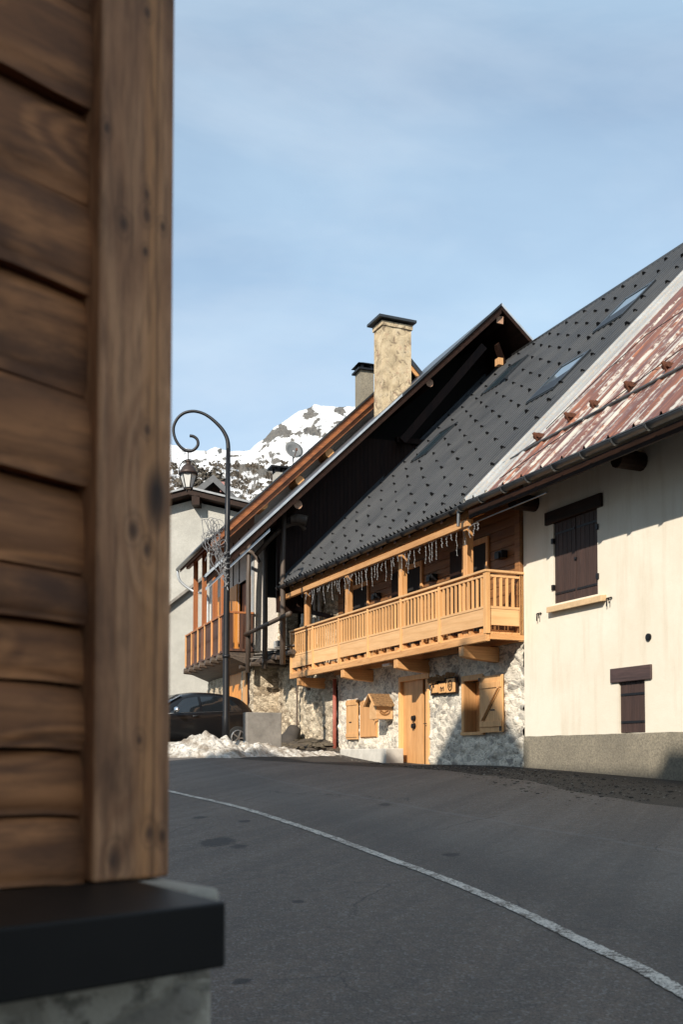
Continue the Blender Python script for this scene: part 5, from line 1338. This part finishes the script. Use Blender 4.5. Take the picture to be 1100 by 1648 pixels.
def grid_box(fr, s0, s1, w0, w1, z0, z1, n, amp, sd, lean=0):
    """a sawn timber whose face is slightly uneven"""
    mb = MB(); nz = 8
    for j in range(nz+1):
        for i in range(n+1):
            s = s0+(s1-s0)*i/n; z = z0+(z1-z0)*j/nz; e = min(1, j, nz-j, )
            rnd = 1-.010*(abs(j/nz*2-1)**6)/.01*.012/.012
            w = w1+lean*(j/nz)+amp*noise.fractal(Vector((s*2.5, z*7, sd)), 1, 2, 3)-.013*abs(j/nz*2-1)**4
            zz = z+.018*noise.noise(Vector((s*4, z*1.5, sd*0+7)))
            mb.v.append(fr.P(s, w, zz))
    for j in range(nz):
        for i in range(n): mb.f.append((j*(n+1)+i, j*(n+1)+i+1, (j+1)*(n+1)+i+1, (j+1)*(n+1)+i)); mb.mi.append(0)
    top = [nz*(n+1)+i for i in range(n+1)]; bot = list(range(n+1)); b0 = len(mb.v)
    for i in range(n+1): mb.v.append(fr.P(s0+(s1-s0)*i/n, w0, z1))
    for i in range(n+1): mb.v.append(fr.P(s0+(s1-s0)*i/n, w0, z0))
    for i in range(n):
        mb.f += [(top[i], top[i+1], b0+i+1, b0+i), (bot[i], bot[i+1], b0+n+1+i+1, b0+n+1+i)]; mb.mi += [0, 0]
    return mb
zb = [-.222, -.10, .016, .133, .24, .333, .49, .658, .843, 1.016, 1.188, 1.37, 1.55, 1.72, 1.9, 2.08, 2.26, 2.44]
for i in range(len(zb)-1):
    slope = random.uniform(.004, .014)
    mk_obj('plank', grid_box(K, .15, 3.2, -.14, -.030+(-.006 if i % 2 else .004)+random.uniform(-.004, .004), zb[i]-.0, zb[i+1]-.006, 40, .007, i*3.7, -slope), m_fore_plank, ct, smooth=True)
B('backing', K, (.15, 3.2, -.2, -.12, -.21, 2.5), m_void, ct)
pst = MB(); nn = 60
pb = grid_box(K, .0, .156, -.16, 0, -.205, 2.5, 8, .002, 50)
mk_obj('corner_post', MB().box(K, .0, .156, -.16, .0, -.2215, 2.5), m_fore_post, ct, bevel=.007)
m_ledge = plain('black coated ledge', (.014, .011, .009), .5, 0, .3, 2, .1); m_ledge.node_tree.nodes['Principled BSDF'].inputs['Specular IOR Level'].default_value = .2
mk_obj('ledge', MB().hexa([KP(.072, -.02, -.330), KP(3.3, -.02, -.330), KP(3.3, .28, -.335), KP(.072, .28, -.335), KP(.072, -.02, -.222), KP(3.3, -.02, -.222), KP(3.3, .28, -.232), KP(.072, .28, -.232)]), m_ledge, ct, bevel=.004)
mk_obj('stone_base', MB().box(K, .01, 3.4, -5.0, .155, -1.75, -.338), m_stone_base, ct, bevel=.01)
mk_obj('base_coping', MB().box(K, .0, .07, -.6, .165, -.336, -.226), plain('pale coping mortar', (.42, .37, .30), .9, 0, .3, 8, .4), ct, bevel=.012)
# the rest of the chalet, round the corner and overhead
sp_ = MB()
for i in range(14): sp_.box(K, .012, .05, -5, -.17, -.2+i*.194, -.2+i*.194+.185)
mk_obj('side_planks', sp_, m_fore_plank, ct)
B('back_walls', K, (.06, 3.3, -5.0, -.21, -.2, 2.5), m_fore_plank, ct)
B('roof_slab', K, (-.1, 3.5, -5.2, .3, 2.62, 2.8), m_dark_wood_s, ct)

# ================================================================== HOUSES ACROSS THE STREET, BEHIND THE CAMERA (unseen, added and shaped to cast the street's shade)
def row_house(s0, s1, ridge, col, label, fall=2.6, gable=None):
    h_ = thing('shade_house', label, 'house', P((s0+s1)/2, 20, -2))
    pr = [P(s0, 17.4, -4), P(s0, 26.0, -4), P(s0, 26.0, ridge-6.2), P(s0, 19.1, ridge-.2), P(s0, 17.4, ridge-1.9)]
    mk_obj('wall', MB().prism(pr, M.u*(s1-s0)), col, h_)
    mk_obj('roof', MB().prism([P(s0, 16.9, ridge-2.25), P(s0, 19.1, ridge-.17), P(s0, 26.6, ridge-6.6), P(s0, 26.6, ridge-6.4), P(s0, 19.1, ridge), P(s0, 16.9, ridge-2.1)], M.u*(s1-s0)), m_tiles, h_)
    for i in range(int((s1-s0)/2.6)):
        for z in (1.2, 4.2, 7.2):
            if z < ridge-3.5: B('window', M, (s0+.9+i*2.6, s0+1.9+i*2.6, 17.37, 17.385, z, z+1.3), m_glass, h_)
    if gable:
        a, b_, zt = gable
        mk_obj('dormer', MB().prism([P(a, 18.6, ridge-.6), P(b_, 18.6, ridge-.6), P(b_, 18.6, ridge), P((a+b_)/2, 18.6, zt), P(a, 18.6, ridge)], -M.v*-1.2), m_tiles, h_)  # peak shaped for the pointed shadow it throws on the stone wall
row_house(-46, -21.9, 15.45, m_greyplaster, 'unseen tall grey house added for shade across the street, behind the viewer')
row_house(-21.88, -12.0, 15.05, m_cream, 'unseen cream house with a roof gable, added for shade across the street, behind the viewer', gable=(-17.35, -13.85, 16.7))
row_house(-11.98, -8.6, 12.9, m_greyplaster, 'unseen narrow grey house added for shade across the street, behind the viewer')
row_house(-8.58, 4.0, 9.9, m_white_wall, 'unseen lower white house added for shade across the street, up the road from the viewer')
for n_ in ('cycles',):
    pass
S.render.engine = 'CYCLES'
